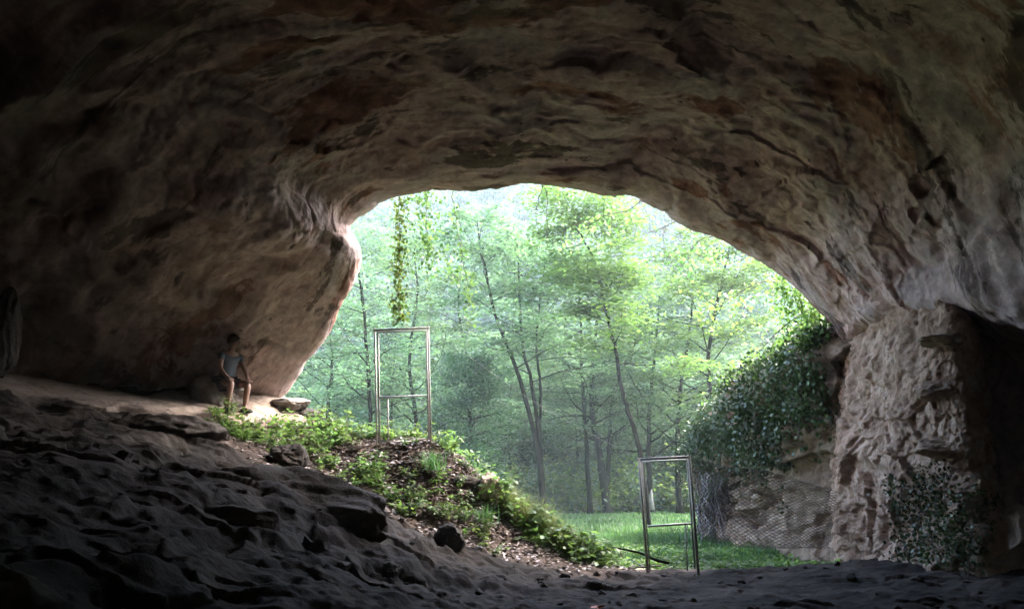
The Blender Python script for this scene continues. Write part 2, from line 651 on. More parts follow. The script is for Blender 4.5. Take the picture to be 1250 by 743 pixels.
# ------------------------------------------------------------------ floor height
ctrl = [P(*a) for a in [
    (20, 462, 13.4), (100, 474, 14.2), (210, 478, 15.4), (330, 470, 16.6), (120, 492, 13.2), (240, 497, 14.2), (300, 507, 14.9), (355, 494, 16), (388, 515, 15.7),
    (430, 532, 15.1), (460, 540, 14.7), (527, 536, 14.6), (562, 556, 14.7), (600, 602, 14.6), (640, 642, 14.6), (700, 680, 14.8), (745, 692, 15),
    (330, 545, 13.6), (400, 570, 13.6), (450, 598, 13.5), (500, 618, 13.3), (560, 648, 13.3), (620, 672, 13.5),
    (250, 526, 12.6), (330, 585, 11.4), (400, 602, 11.0), (440, 640, 11.0), (480, 660, 11.3), (545, 670, 12), (620, 686, 12.6), (700, 696, 13.4),
    (800, 703, 13.8), (870, 697, 14.4), (980, 690, 14.2), (1060, 685, 13.4), (1180, 692, 12.7), (1260, 690, 12),
    (0, 512, 11), (110, 512, 12), (0, 590, 7.4), (180, 580, 9), (300, 620, 9.4), (0, 743, 4), (200, 743, 5.2), (400, 743, 7), (620, 743, 9.5),
    (800, 743, 10.0), (1000, 743, 10.2), (1250, 743, 10), (400, 665, 9.6), (500, 702, 10.2)]]
ctrl += [W(*a) for a in [(0, 0, 0), (-3, 0, 1.0), (3, 0, 0), (0, -6, .1), (-8, 0, 3), (-8.5, 5, 3.2), (7, 0, .1), (7, 6, .1), (10, 10, .3), (10, 14, .5), (8, 15, .4),
                         (-11, 12, 3.9), (-10, 16, 4.1), (-7, 17.2, 4), (-5.6, 18.6, 2.8), (-3.6, 18.6, .7), (-2, 17, 1.4), (-2, 18.8, 0), (0, 16.6, -.1),
                         (2, 16.6, -.12), (5, 16.8, -.12), (0, 20, -.5), (4, 20, -.5), (-4, 21, -.5), (-8, 21, 2), (-5, -8, 1.5), (5, -8, .2), (9, 19, -.4)]]
ctrl = np.array(ctrl)


def _tps(r):
    return np.where(r > 1e-6, r * r * np.log(np.maximum(r, 1e-6)), 0.0)


_XY = ctrl[:, :2]
_n = len(ctrl)
_K = _tps(np.linalg.norm(_XY[:, None] - _XY[None], axis=2)) + np.eye(_n) * .25
_Pm = np.concatenate([np.ones((_n, 1)), _XY], 1)
_L = np.zeros((_n + 3, _n + 3))
_L[:_n, :_n] = _K
_L[:_n, _n:] = _Pm
_L[_n:, :_n] = _Pm.T
_w = np.linalg.solve(_L, np.concatenate([ctrl[:, 2], np.zeros(3)]))


def floor_smooth(xy):
    xy = np.atleast_2d(np.asarray(xy, float))
    r = np.linalg.norm(xy[:, None] - _XY[None], axis=2)
    return _tps(r) @ _w[:_n] + _w[_n] + xy @ _w[_n + 1:]


path_pts = np.array([P(20, 466, 13.5), P(130, 484, 13.8), P(240, 490, 14.6), P(300, 500, 15.2), P(345, 492, 16.0), P(390, 513, 15.9)])[:, :2]


def dist_poly(xy, poly):
    dm = np.full(len(xy), 1e9)
    for a, b in zip(poly[:-1], poly[1:]):
        ab = b - a
        t = np.clip(((xy - a) @ ab) / (ab @ ab), 0, 1)
        dm = np.minimum(dm, np.linalg.norm(xy - (a + t[:, None] * ab), axis=1))
    return dm


slope_poly = np.array([P(330, 535, 13.9), P(400, 555, 13.9), P(480, 570, 14.2), P(540, 600, 14.1), P(600, 640, 14.3), P(680, 678, 14.7)])[:, :2]


def zones(xy):
    dp = dist_poly(xy, path_pts)
    ds = dist_poly(xy, slope_poly)
    wob = .3 * fbm(np.c_[xy * 1.3, np.zeros(len(xy))], 3)
    sand = smooth(1.15, .45, dp + wob)
    soil = smooth(1.7, 1.1, ds + wob) * (1 - sand)
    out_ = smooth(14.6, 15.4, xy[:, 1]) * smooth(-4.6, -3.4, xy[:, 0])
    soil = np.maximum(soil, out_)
    return sand, soil


def floor_h(xy, detail=True):
    xy = np.atleast_2d(np.asarray(xy, float))
    z = floor_smooth(xy)
    if detail:
        sand, soil = zones(xy)
        rough = np.clip(1 - .8 * sand - .45 * soil, .1, 1)
        flat = smooth(-1.5, .8, xy[:, 0])           # trampled floor towards the mouth
        amp = rough * (1 - .5 * flat)
        q = np.c_[xy, z * 1.2]
        ht, ed = facets(np.c_[xy * np.array((.75, 1.25)), z * 1.5])
        ht2, ed = facets(np.c_[xy * np.array((1.9, 3.0)) + .2 * fbm(q * 1.5, 2)[:, None], z * 3])
        wv = np.stack([fbm(q * .7 + 5, 2), fbm(q * .7 + 25, 2), 0 * z], 1)
        z = z + amp * (.10 * fbm(q * .8 + 3 + wv * .3, 3) + .035 * (ridged(q * 1.2 + wv * .6 + 7, 4) - .9))
        # broken rock steps
        s = z * 1.7 + .7 * fbm(q * .7 + 44, 4)
        fr = s - np.floor(s)
        z = z + amp * .11 * (smooth(.6, .98, fr) - fr)
        f1, f2, c = worley(q * np.array((1.3, 1.9, 1.0)) + wv)
        z = z + amp * (.075 * ht + .04 * ht2)
        z = z + (.014 * fbm(q * 6, 4) + .045 * fbm(q * 2.2 + 90, 4, .6)) * (.4 + .6 * rough) + .014 * np.maximum(0, fbm(q * 3.3 + 70, 3))
    return z


gx = np.concatenate([np.linspace(-12, -9, 20, endpoint=False), np.linspace(-9, 1.5, 330, endpoint=False), np.linspace(1.5, 9, 150, endpoint=False), np.linspace(9, 12, 14)])
gy = np.concatenate([np.linspace(-11, 3, 50, endpoint=False), np.linspace(3, 16.5, 420, endpoint=False), np.linspace(16.5, 21, 50)])
X, Yg = np.meshgrid(gx, gy)
xy = np.c_[X.ravel(), Yg.ravel()]
z = floor_h(xy)
sand, soil = zones(xy)
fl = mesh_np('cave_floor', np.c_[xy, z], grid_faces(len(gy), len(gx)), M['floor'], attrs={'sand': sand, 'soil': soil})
tag(fl, kind='structure')


def H(x, y):
    return float(floor_h([[x, y]])[0])


# ------------------------------------------------------------------ meadow and hill
def hill_h(x, y):
    x = np.asarray(x, float)
    y = np.asarray(y, float)
    t = np.maximum(0, y - 54 - .06 * np.abs(x + 5))
    z = .70 * t * t / (t + 22)
    z = z + .6 * t / (t + 10) * 2.0 * fbm(np.c_[x.ravel() * .035, y.ravel() * .035, np.zeros(x.size)], 3).reshape(x.shape)
    z = z + .05 * fbm(np.c_[x.ravel() * .4, y.ravel() * .4, np.zeros(x.size) + 4], 3).reshape(x.shape)
    side = np.maximum(0, np.abs(x) - 14) * smooth(10, 24, y)
    return z + .05 * side * side / (1 + .03 * side * side) * 1.2


gx = np.linspace(-110, 110, 221)
gy = np.concatenate([np.linspace(16.4, 56, 100, endpoint=False), np.linspace(56, 230, 120)])
X, Yg = np.meshgrid(gx, gy)
Z = hill_h(X, Yg)
ns = 100
V = np.stack([X, Yg, Z], -1)
md = mesh_np('meadow', V[:ns + 1].reshape(-1, 3), grid_faces(ns + 1, len(gx)), M['meadow'])
tag(md, kind='structure')
hl = mesh_np('hillside', V[ns:].reshape(-1, 3), grid_faces(len(gy) - ns, len(gx)), M['hill'])
tag(hl, kind='structure')

# ------------------------------------------------------------------ outer cliff on the right
plan = np.array([(7.3, 15.2), (6.5, 16.3), (6.15, 17.6), (6.2, 19.5), (6.45, 21.5), (6.4, 23.5), (6.2, 25.4), (6.7, 27.2), (8, 29), (11, 31), (16, 33)], float)
NS, NZ = 460, 240
sp = catmull(plan, np.linspace(0, len(plan) - 1, NS))
tn = np.gradient(sp, axis=0)
nn = np.stack([-tn[:, 1], tn[:, 0]], 1)
nn /= np.linalg.norm(nn, axis=1)[:, None]          # points to -x side
if nn[NS // 3][0] > 0:
    nn = -nn
sfrac = np.linspace(0, 1, NS)
Htop = np.interp(sp[:, 1], [15, 17, 20, 24, 26, 28, 33], [4.8, 4.5, 4.3, 3.9, 3.4, 2.6, 1.2])
vv = np.linspace(0, 1, NZ)
CG = np.zeros((NZ, NS, 3))
for i, v in enumerate(vv):
    if v < .72:
        zz = -.6 + (Htop + .6) * (v / .72)
        rel = zz / np.maximum(Htop, 1)
        # undercut foot, bulging brow
        off = .42 * np.sin(np.clip(rel, 0, 1) * PI * 1.0) * 0 + .5 * smooth(.38, .62, rel) - .25 * smooth(.85, 1.0, rel) + .35 * smooth(.22, 0, rel)
        CG[i, :, :2] = sp + nn * off[:, None]
        CG[i, :, 2] = zz
    else:
        w_ = (v - .72) / .28
        CG[i, :, :2] = sp + nn * (.25 - 9 * w_ ** 1.2)
        CG[i, :, 2] = Htop + 2.2 * w_ - .1
CN = grid_normals(CG)
if CN[NZ // 3, NS // 3, 0] > 0:
    CN = -CN
p = CG.reshape(-1, 3)
q = p * np.array((1, .8, 1.5))
w4 = np.stack([fbm(p * 1.1 + 3, 3), fbm(p * 1.1 + 33, 3), fbm(p * 1.1 + 63, 3)], 1)
dd = .30 * fbm(q * .55 + 11, 3) + .14 * (ridged(q * .9 + 3, 4) - .9)
ht, ed = facets(q * .8 + w4 * .1)
dd += .34 * ht
ht, ed = facets(q * np.array((1.9, 1.9, 2.6)) + w4 * .1)
dd += .13 * ht - .03 * ridged(q * 2.4 + 5, 3)
lay = p[:, 2] * 1.7 + .5 * fbm(p * .5, 2)
fr = lay - np.floor(lay)
dd += .12 * (smooth(0, .8, fr) - smooth(.8, 1, fr)) + .06 * fbm(p * 4, 4, .6)
dd *= .45 + .55 * smooth(17.5, 21, p[:, 1])
cp = p + CN.reshape(-1, 3) * dd[:, None]
cliff = mesh_np('cliff', cp, grid_faces(NZ, NS), M['cliff'])
tag(cliff, kind='structure')
CP = cp.reshape(NZ, NS, 3)

# ------------------------------------------------------------------ conglomerate pillar
plan = np.array([(7.6, 16.6), (6.75, 16.75), (6.3, 16.2), (6.28, 15.0), (6.3, 13.8), (6.42, 12.7), (6.62, 12.15), (7.0, 12.3), (7.45, 13.1), (8.1, 14.4), (8.5, 15.8)], float)
NP_, NZ = 520, 260
cl = np.concatenate([plan, plan[:1]])
sp = catmull(cl, np.linspace(0, len(cl) - 1, NP_, endpoint=False))
pc = np.array((7.15, 14.4))
zs = np.linspace(-.5, 5.6, NZ)
PG = np.zeros((NZ, NP_, 3))
for i, zz in enumerate(zs):
    s_ = 1.0 + .17 * smooth(2.2, -.2, zz) - .10 * smooth(3.2, 4.8, zz)
    c2 = pc + np.array((.10 * smooth(2.5, 5, zz), 0))
    PG[i, :, :2] = c2 + (sp - pc) * s_
    PG[i, :, 2] = zz
PN = grid_normals(np.concatenate([PG, PG[:, :1]], 1))[:, :NP_]
outw = (PG[..., :2] - pc)
if (PN[NZ // 2, :, :2] * outw[NZ // 2]).sum() < 0:
    PN = -PN
p = PG.reshape(-1, 3)
nrm = PN.reshape(-1, 3)
wv = np.stack([fbm(p * 1.3 + 2, 3), fbm(p * 1.3 + 22, 3), fbm(p * 1.3 + 42, 3)], 1)
dd = .14 * fbm(p * .8 + 3, 3) + .07 * fbm(p * 2.1 + 30, 3)
low = smooth(3.6, 1.6, p[:, 2])
ht, ed = facets(p * np.array((1.5, 1.5, 1.8)) + wv * .08)
dd += (.05 + .09 * low) * ht
ht, ed = facets(p * np.array((3.6, 3.6, 4.4)) + wv * .10)
dd += (.02 + .045 * low) * ht
ht, ed = facets(p * 8.5 + wv * .12)
dd += .020 * ht
f1, f2, c = worley(p * np.array((9, 9, 6)) + wv * .3)
dd += -.05 * smooth(.35, .1, f1) * (c > .55) + .012 * fbm(p * 16, 3)
pp = p + nrm * dd[:, None]
pil = mesh_np('rock_pillar', pp, grid_faces(NZ, NP_, True), M['pillar'])
tag(pil, 'tall pale pitted conglomerate rock pillar holding up the right side of the cave mouth', 'rock pillar')


# ------------------------------------------------------------------ boulders
def ico(sub):
    import bmesh
    bm = bmesh.new()
    bmesh.ops.create_icosphere(bm, subdivisions=sub, radius=1)
    bm.verts.ensure_lookup_table()
    V = np.array([v.co[:] for v in bm.verts])
    Fc = np.array([[v.index for v in f.verts] for f in bm.faces])
    bm.free()
    return V, Fc


ICO5 = ico(5)
ICO4 = ico(4)


def boulder(name, center, size, seed, mat, label=None, cat='rock', rz=0.0, tilt=0.0, blocky=.55, parent=None, group=None, hi=True, sink=0.0):
    V, Fc = ICO5 if hi else ICO4
    V = V.copy()
    # clip by random planes for facets
    r = np.random.default_rng(seed)
    for k in range(11):
        nv = r.normal(size=3)
        nv /= np.linalg.norm(nv)
        h = r.uniform(.5, .85)
        dd = V @ nv - h
        V = V - np.maximum(dd, 0)[:, None] * nv * (blocky + .35)
    off = seed * 3.7
    V = V * (1 + .16 * fbm(V * 1.3 + off, 3) + .07 * (ridged(V * 2.4 + off, 3) - .9) + .025 * fbm(V * 8 + off, 3))[:, None]
    V = V * np.asarray(size) * .5 * 1.25
    ct, stt = math.cos(tilt), math.sin(tilt)
    V = V @ np.array([[ct, 0, -stt], [0, 1, 0], [stt, 0, ct]])
    o = mesh_np(name, V, Fc, mat, parent)
    o.location = center
    o.rotation_euler = (0, 0, rz)
    if label:
        tag(o, label, cat, group)
    return o


def on_floor(px, py, Y):
    """world point near the measured one but on the floor"""
    w = P(px, py, Y)
    return W(w[0], w[1], H(w[0], w[1]))


# seat of the person
seatp = on_floor(273, 497, 15.15)
boulder('boulder', seatp + W(-.12, .10, .12), (.85, .75, .66), 3, M['grey_rock'], 'grey boulder on the sandy ledge that the person sits on', 'boulder')
boulder('boulder', on_floor(350, 488, 15.9) + W(0, 0, -.06), (1.0, .6, .32), 5, M['grey_rock'], 'long flat grey boulder at the ledge edge to the right of the seated person', 'boulder', rz=-.5)
boulder('boulder', on_floor(378, 502, 15.9) + W(0, 0, .0), (.55, .45, .3), 6, M['dark_rock'], 'small rounded rock at the tip of the ledge below the overhang', 'boulder', rz=.3)
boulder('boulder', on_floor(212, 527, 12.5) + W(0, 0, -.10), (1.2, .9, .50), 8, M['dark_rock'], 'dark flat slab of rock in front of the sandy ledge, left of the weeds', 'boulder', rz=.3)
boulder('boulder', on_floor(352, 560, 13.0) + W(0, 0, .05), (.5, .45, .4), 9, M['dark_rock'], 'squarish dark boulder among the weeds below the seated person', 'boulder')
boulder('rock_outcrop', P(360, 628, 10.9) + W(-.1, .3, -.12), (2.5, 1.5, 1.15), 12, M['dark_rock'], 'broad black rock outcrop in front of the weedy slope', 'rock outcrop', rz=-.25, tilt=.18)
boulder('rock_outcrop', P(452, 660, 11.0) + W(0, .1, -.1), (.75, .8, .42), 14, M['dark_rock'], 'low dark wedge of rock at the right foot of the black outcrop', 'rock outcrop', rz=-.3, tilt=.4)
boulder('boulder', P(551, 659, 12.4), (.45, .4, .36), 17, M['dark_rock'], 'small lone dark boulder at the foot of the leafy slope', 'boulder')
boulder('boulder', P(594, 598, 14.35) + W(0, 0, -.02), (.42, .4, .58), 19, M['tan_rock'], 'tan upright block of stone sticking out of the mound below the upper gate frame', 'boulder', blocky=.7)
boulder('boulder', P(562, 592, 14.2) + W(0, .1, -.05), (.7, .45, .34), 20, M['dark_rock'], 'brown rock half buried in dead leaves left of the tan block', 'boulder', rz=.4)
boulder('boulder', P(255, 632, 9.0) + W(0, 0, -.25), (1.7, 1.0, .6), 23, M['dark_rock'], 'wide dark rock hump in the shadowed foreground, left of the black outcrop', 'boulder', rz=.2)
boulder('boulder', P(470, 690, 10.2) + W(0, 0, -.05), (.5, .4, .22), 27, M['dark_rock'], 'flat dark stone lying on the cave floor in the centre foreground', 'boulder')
boulder('boulder', P(1225, 668, 11.8) + W(.25, .35, -.05), (1.5, 1.3, 1.15), 31, M['tan_rock'], 'angular tan rock block at the right edge beside the ivy', 'boulder', rz=.15, blocky=.75)
boulder('boulder', P(1178, 630, 12.3) + W(.15, .25, -.1), (.85, .6, .4), 33, M['tan_rock'], 'rounded tan stone above the ivy at the foot of the pillar', 'boulder', rz=.4)
boulder('rock_column', P(4, 420, 12.3), (.42, .5, 1.3), 51, M['dark_rock'], 'narrow dark stone column at the far left edge of the cave', 'rock column', blocky=.4)
# slabs sticking out of the pillar are parts of it
boulder('rock_ledge', P(1157, 415, 12.2) + W(0, .1, 0), (.85, .55, .22), 41, M['tan_rock'], parent=pil, blocky=.8)
boulder('rock_ledge', P(1143, 474, 12.4) + W(.05, .1, 0), (.5, .45, .3), 42, M['pillar'], parent=pil)
boulder('rock_ledge', P(1138, 548, 12.4) + W(.1, .1, 0), (.7, .5, .3), 43, M['pillar'], parent=pil)
for k, (px, py, Y, s) in enumerate([(690, 712, 12.4, .12), (735, 720, 11.6, .09), (420, 702, 9.2, .16), (905, 712, 12.5, .10), (1040, 706, 12.2, .13), (150, 560, 9.6, .22), (660, 700, 12.2, .08),
                                    (585, 720, 10.8, .11), (845, 725, 11.0, .09), (1120, 712, 11.6, .12)]):
    boulder('stone', on_floor(px, py, Y) + W(0, 0, s * .2), (s * 1.3, s, s * .7), 60 + k, M['dark_rock'], 'loose fist-sized dark stone lying on the trampled cave floor', 'stone', rz=k, group='loose stones on the cave floor', hi=False)


peb = [o_ for o_ in bpy.data.objects if o_.name.startswith('stone')]
rp = np.random.default_rng(123)
for k in range(90):
    px_, py_ = rp.uniform(380, 1230), rp.uniform(690, 742)
    Yp = 1.5 / max(.05, math.tan(math.atan((py_ - 371.5) / F) - TH)) * rp.uniform(.9, 1.0)
    w_ = P(px_, py_, min(Yp, 13.6))
    o_ = copy_tree(peb[k % len(peb)])
    s_ = rp.uniform(.25, .8)
    o_.location = (w_[0], w_[1], H(w_[0], w_[1]) + .01)
    o_.rotation_euler = (0, 0, rp.random() * 6.28)
    o_.scale = (s_, s_, s_)

# ------------------------------------------------------------------ gate frames
def gate(px_out, Y, label, yaw_dY, parts):
    c = P(*px_out, Y)
    root = empty('gate_frame', c)
    tag(root, label, 'gate frame')

    def seg(name, pts, r, mat, parent=root, sides=8):
        mb = MB()
        mb.tube(np.array([P(a, b_, Y + yy) for a, b_, yy in pts]) - c, r, sides)
        return mb.build(name, mat, parent)
    parts(seg, root)
    return root


def upper(seg, root):
    seg('post', [(457.5, 401, 0), (460.2, 545, 0)], .016, M['steel'])
    seg('post', [(522.5, 398.5, 0), (526, 542, 0)], .019, M['steel'])
    seg('top_rail', [(455.5, 403, 0), (524.5, 400, 0)], .022, M['steel'])
    lf = seg('gate_leaf', [(461.2, 405.5, -.05), (521, 403.2, -.05)], .014, M['steel_bright'])
    seg('stile', [(461.4, 405, -.05), (463.4, 539, -.05)], .016, M['steel'], lf)
    seg('stile', [(520.3, 403, -.05), (523.4, 537, -.05)], .016, M['steel'], lf)
    seg('crossbar', [(462, 485, -.05), (522, 482.5, -.05)], .017, M['steel_bright'], lf)
    seg('crossbar', [(463, 539.5, -.05), (503, 538.5, -.05)], .012, M['steel'], lf)
    seg('upright_bar', [(473.3, 485, -.05), (474, 541, -.05)], .013, M['steel'], lf)


def lower(seg, root):
    seg('post', [(779.8, 558.5, 0), (791.5, 708, -.1)], .022, M['steel'])
    seg('post', [(841.3, 555, 0), (853, 704, -.1)], .024, M['steel'])
    seg('top_rail', [(778.5, 560.5, 0), (842.5, 557, 0)], .021, M['steel'])
    lf = seg('gate_leaf', [(783.5, 563.5, .06), (838.5, 560.8, .06)], .015, M['steel_bright'])
    seg('stile', [(838.6, 560, .06), (848.5, 694, 0)], .016, M['steel'], lf)
    seg('stile', [(783.2, 563, .06), (793.5, 697, 0)], .012, M['steel'], lf)
    seg('crossbar', [(789.5, 642, .06), (844, 638.6, .06)], .019, M['steel_bright'], lf)
    seg('upright_bar', [(836.7, 639, .06), (839.2, 696, 0)], .012, M['steel'], lf)


gate((492, 540), 14.6, 'upper bare metal gate frame standing on top of the leafy mound', 0, upper)
gate((821, 699), 14.0, 'lower leaning metal gate frame at the cave lip in front of the meadow', 0, lower)


def cable(pts, r, label, name='wire_cable'):
    mb = MB()
    pts = np.array(pts)
    t = np.linspace(0, len(pts) - 1, 24)
    mb.tube(catmull(pts, t), r, 5)
    o = mb.build(name, M['steel'])
    tag(o, label, 'cable')


cable([P(457, 403, 14.6), P(425, 411, 14.9), P(385, 421, 16.1)], .005, 'thin wire running from the left corner of the upper gate frame to the overhanging rock')
cable([P(524, 401, 14.6), P(560, 426, 14.5), P(660, 495, 14.2), P(780, 560, 14.0)], .002, 'thin wire sloping down from the upper gate frame to the lower one')

# chain link fence
fence = empty('chain_link_fence', P(930, 670, 15))
tag(fence, 'sagging chain link fence between the lower gate frame and the pale rock pillar', 'fence')
fo = P(930, 670, 15)
top = catmull(np.array([P(843, 558, 14.0), P(880, 568, 14.3), P(925, 573, 14.8), P(975, 586, 15.5), P(1022, 600, 16.0)]), np.linspace(0, 4, 60))
bot = catmull(np.array([P(853, 657, 14.0), P(885, 664, 14.4), P(925, 668, 14.9), P(975, 668, 15.5), P(1012, 668, 16.0)]), np.linspace(0, 4, 60))


def fpt(a, b_):
    """a along 0..1, b 0 bottom .. 1 top"""
    i = np.clip(a, 0, 1) * 59
    T_ = np.stack([np.interp(i, np.arange(60), top[:, k]) for k in range(3)], -1)
    B_ = np.stack([np.interp(i, np.arange(60), bot[:, k]) for k in range(3)], -1)
    b_ = np.asarray(b_)[..., None]
    pt = B_ * (1 - b_) + T_ * b_
    pt[..., 1] += .10 * np.sin(np.asarray(a) * 9) * np.sin(b_[..., 0] * 3.1) + .05 * np.sin(np.asarray(a) * 23 + 1)
    return pt


mb = MB()
nd = 27
for k in range(-24, nd + 24):
    for sg in (1, -1):
        bb = np.linspace(0, 1, 22)
        aa = (k + sg * bb * 21) / nd
        ok = (aa >= 0) & (aa <= 1)
        if ok.sum() < 3:
            continue
        pts = fpt(aa[ok], bb[ok])
        pts[:, 1] += .004 * sg
        mb.tube(pts - fo, .006, 3, False)
mb.build('wire_mesh', M['wire'], fence)
for nm, cv in (('top_wire', top), ('bottom_wire', bot)):
    mb = MB()
    b_ = 1.0 if nm == 'top_wire' else 0.0
    mb.tube(fpt(np.linspace(0, 1, 40), np.full(40, b_)) - fo, .005, 5)
    mb.build(nm, M['wire'], fence)


# ------------------------------------------------------------------ trees
def limb_path(rg, p0, d0, L, up, n=7, wob=.12):
    pts = [np.array(p0, float)]
    d = np.array(d0, float)
    d /= np.linalg.norm(d)
    for k in range(n):
        d = d + rg.normal(0, wob, 3) + np.array((0, 0, up))
        d /= np.linalg.norm(d)
        pts.append(pts[-1] + d * L / n)
    return np.array(pts)


def make_tree(name, stems, seed, label, cat='tree', group=None, limbs=16, limb_len=4.0, start=.3, sprays=5, leaves_per=95, leaf=(.25, .45), spray=(1.05, .26),
              mat=None, bark=None, base=None, elev=(.1, .7), top_spray=True, flat=.72):
    """stems: list of (points, r0, r1) in world coordinates"""
    rg = np.random.default_rng(seed)
    base = np.array(stems[0][0][0]) if base is None else np.array(base)
    root = empty(name, base)
    tag(root, label, cat, group)
    wood = MB()
    lf = MB()
    for pts, r0, r1 in stems:
        pts = np.array(pts) - base
        tt_ = np.linspace(0, len(pts) - 1, max(10, 5 * len(pts)))
        c = catmull(pts, tt_)
        ln = np.linspace(0, 1, len(c))
        rad = r0 + (r1 - r0) * ln
        rad[:1] *= 1.4
        c = c + np.c_[rg.normal(0, .010, len(c)), rg.normal(0, .010, len(c)), np.zeros(len(c))] * (1 + 2 * ln[:, None])
        wood.tube(c, rad, 8)
        for k in range(limbs):
            f = start + (1 - start) * (k + rg.random()) / limbs
            i = min(len(c) - 1, int(f * (len(c) - 1)))
            az = k * 2.4 + rg.normal(0, .4)
            el = rg.uniform(*elev)
            L = limb_len * rg.uniform(.6, 1.15) * (1 - .45 * max(0, (f - .5) * 2))
            lp = limb_path(rg, c[i], (math.cos(az) * math.cos(el), math.sin(az) * math.cos(el), math.sin(el)), L, .02)
            r_l = max(.012, rad[i] * .42)
            wood.tube(lp, np.linspace(r_l, .008, len(lp)), 5, False)
            for s in range(sprays):
                j = rg.integers(2, len(lp))
                az2 = az + rg.normal(0, .9)
                sl = L * rg.uniform(.2, .5)
                sb = limb_path(rg, lp[j], (math.cos(az2), math.sin(az2), rg.normal(.1, .25)), sl, -.02, 4)
                wood.tube(sb, np.linspace(max(.006, r_l * .35), .004, len(sb)), 4, False)
                nl = int(leaves_per * rg.uniform(.6, 1.4))
                ctr = sb[2 + rg.integers(0, 3)]
                cc = ctr + rg.normal(0, 1, (nl, 3)) * np.array((spray[0], spray[0], spray[1])) * .55 * rg.uniform(.6, 1.2)
                # droop at the rim of the spray
                cc[:, 2] -= .12 * np.linalg.norm(cc[:, :2] - ctr[:2], axis=1)
                lf.leaves(cc, rg.uniform(leaf[0] * .6, leaf[0] * 1.2, nl), leaf[1], flat, rg)
    wood.build('trunk', bark or M['bark'], root)
    lf.build('crown', mat or M['leaf_mid'], root, False)
    return root


def ptree(pix, Y):
    return [P(a, b_, Y + (c[0] if c else 0)) for a, b_, *c in pix]


G_ = 'trees at the edge of the meadow'
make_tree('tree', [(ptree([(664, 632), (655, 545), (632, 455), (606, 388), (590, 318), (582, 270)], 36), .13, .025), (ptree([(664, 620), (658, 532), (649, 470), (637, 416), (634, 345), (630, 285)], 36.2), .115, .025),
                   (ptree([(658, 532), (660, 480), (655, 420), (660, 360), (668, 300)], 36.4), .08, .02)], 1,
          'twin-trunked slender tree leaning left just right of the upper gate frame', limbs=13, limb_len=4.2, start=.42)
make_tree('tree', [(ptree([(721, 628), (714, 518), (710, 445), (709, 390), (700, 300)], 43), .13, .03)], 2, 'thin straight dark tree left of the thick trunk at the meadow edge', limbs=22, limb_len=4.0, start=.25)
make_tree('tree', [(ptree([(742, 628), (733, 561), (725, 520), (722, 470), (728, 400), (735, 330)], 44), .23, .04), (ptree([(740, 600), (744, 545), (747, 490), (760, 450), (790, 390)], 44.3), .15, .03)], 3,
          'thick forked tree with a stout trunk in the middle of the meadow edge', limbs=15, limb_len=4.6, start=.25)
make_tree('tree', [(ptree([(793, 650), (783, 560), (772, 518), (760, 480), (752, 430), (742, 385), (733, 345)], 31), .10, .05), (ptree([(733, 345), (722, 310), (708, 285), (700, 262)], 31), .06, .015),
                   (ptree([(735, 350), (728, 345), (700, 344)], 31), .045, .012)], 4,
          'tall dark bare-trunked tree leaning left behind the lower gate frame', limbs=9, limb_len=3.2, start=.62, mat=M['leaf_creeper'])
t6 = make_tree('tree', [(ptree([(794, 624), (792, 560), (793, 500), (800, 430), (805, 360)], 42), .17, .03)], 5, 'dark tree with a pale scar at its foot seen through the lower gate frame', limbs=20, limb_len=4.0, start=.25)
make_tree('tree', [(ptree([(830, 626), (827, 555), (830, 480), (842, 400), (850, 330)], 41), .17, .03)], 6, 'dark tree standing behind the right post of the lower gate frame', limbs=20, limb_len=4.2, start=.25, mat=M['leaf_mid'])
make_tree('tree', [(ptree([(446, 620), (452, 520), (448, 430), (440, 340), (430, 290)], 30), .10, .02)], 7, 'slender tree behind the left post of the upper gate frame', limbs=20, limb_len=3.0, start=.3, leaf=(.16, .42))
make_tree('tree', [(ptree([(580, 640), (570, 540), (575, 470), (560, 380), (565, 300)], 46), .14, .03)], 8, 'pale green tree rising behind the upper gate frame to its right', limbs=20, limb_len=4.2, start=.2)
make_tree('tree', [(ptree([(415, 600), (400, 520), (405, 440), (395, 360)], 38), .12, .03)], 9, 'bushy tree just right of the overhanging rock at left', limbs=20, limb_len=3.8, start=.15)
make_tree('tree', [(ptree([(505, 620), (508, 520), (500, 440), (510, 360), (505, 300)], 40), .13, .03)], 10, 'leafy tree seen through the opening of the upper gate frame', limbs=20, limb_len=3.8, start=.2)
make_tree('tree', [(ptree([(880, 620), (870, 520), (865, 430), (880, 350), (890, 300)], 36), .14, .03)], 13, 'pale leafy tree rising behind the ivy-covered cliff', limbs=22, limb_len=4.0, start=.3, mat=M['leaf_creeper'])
make_tree('evergreen_shrub', [(ptree([(574, 590), (573, 530), (574, 470), (573, 440)], 33), .12, .02)], 14, 'dense dark green shrub between the upper gate frame and the twin-trunked tree', 'shrub', limbs=34, limb_len=1.5, start=.08, mat=M['leaf_dark'],
          leaf=(.14, .5), spray=(.5, .4), leaves_per=95, flat=.4)
# pale scar at the foot of one tree
b_ = MB()
sc0 = P(795.5, 622, 41.75) - np.array(t6.location)
b_.tube([sc0, sc0 + W(-.05, 0, .5), sc0 + W(.03, 0, 1.0)], [.16, .14, .03], 8)
b_.build('bark_scar', M['pale_bark'], t6)

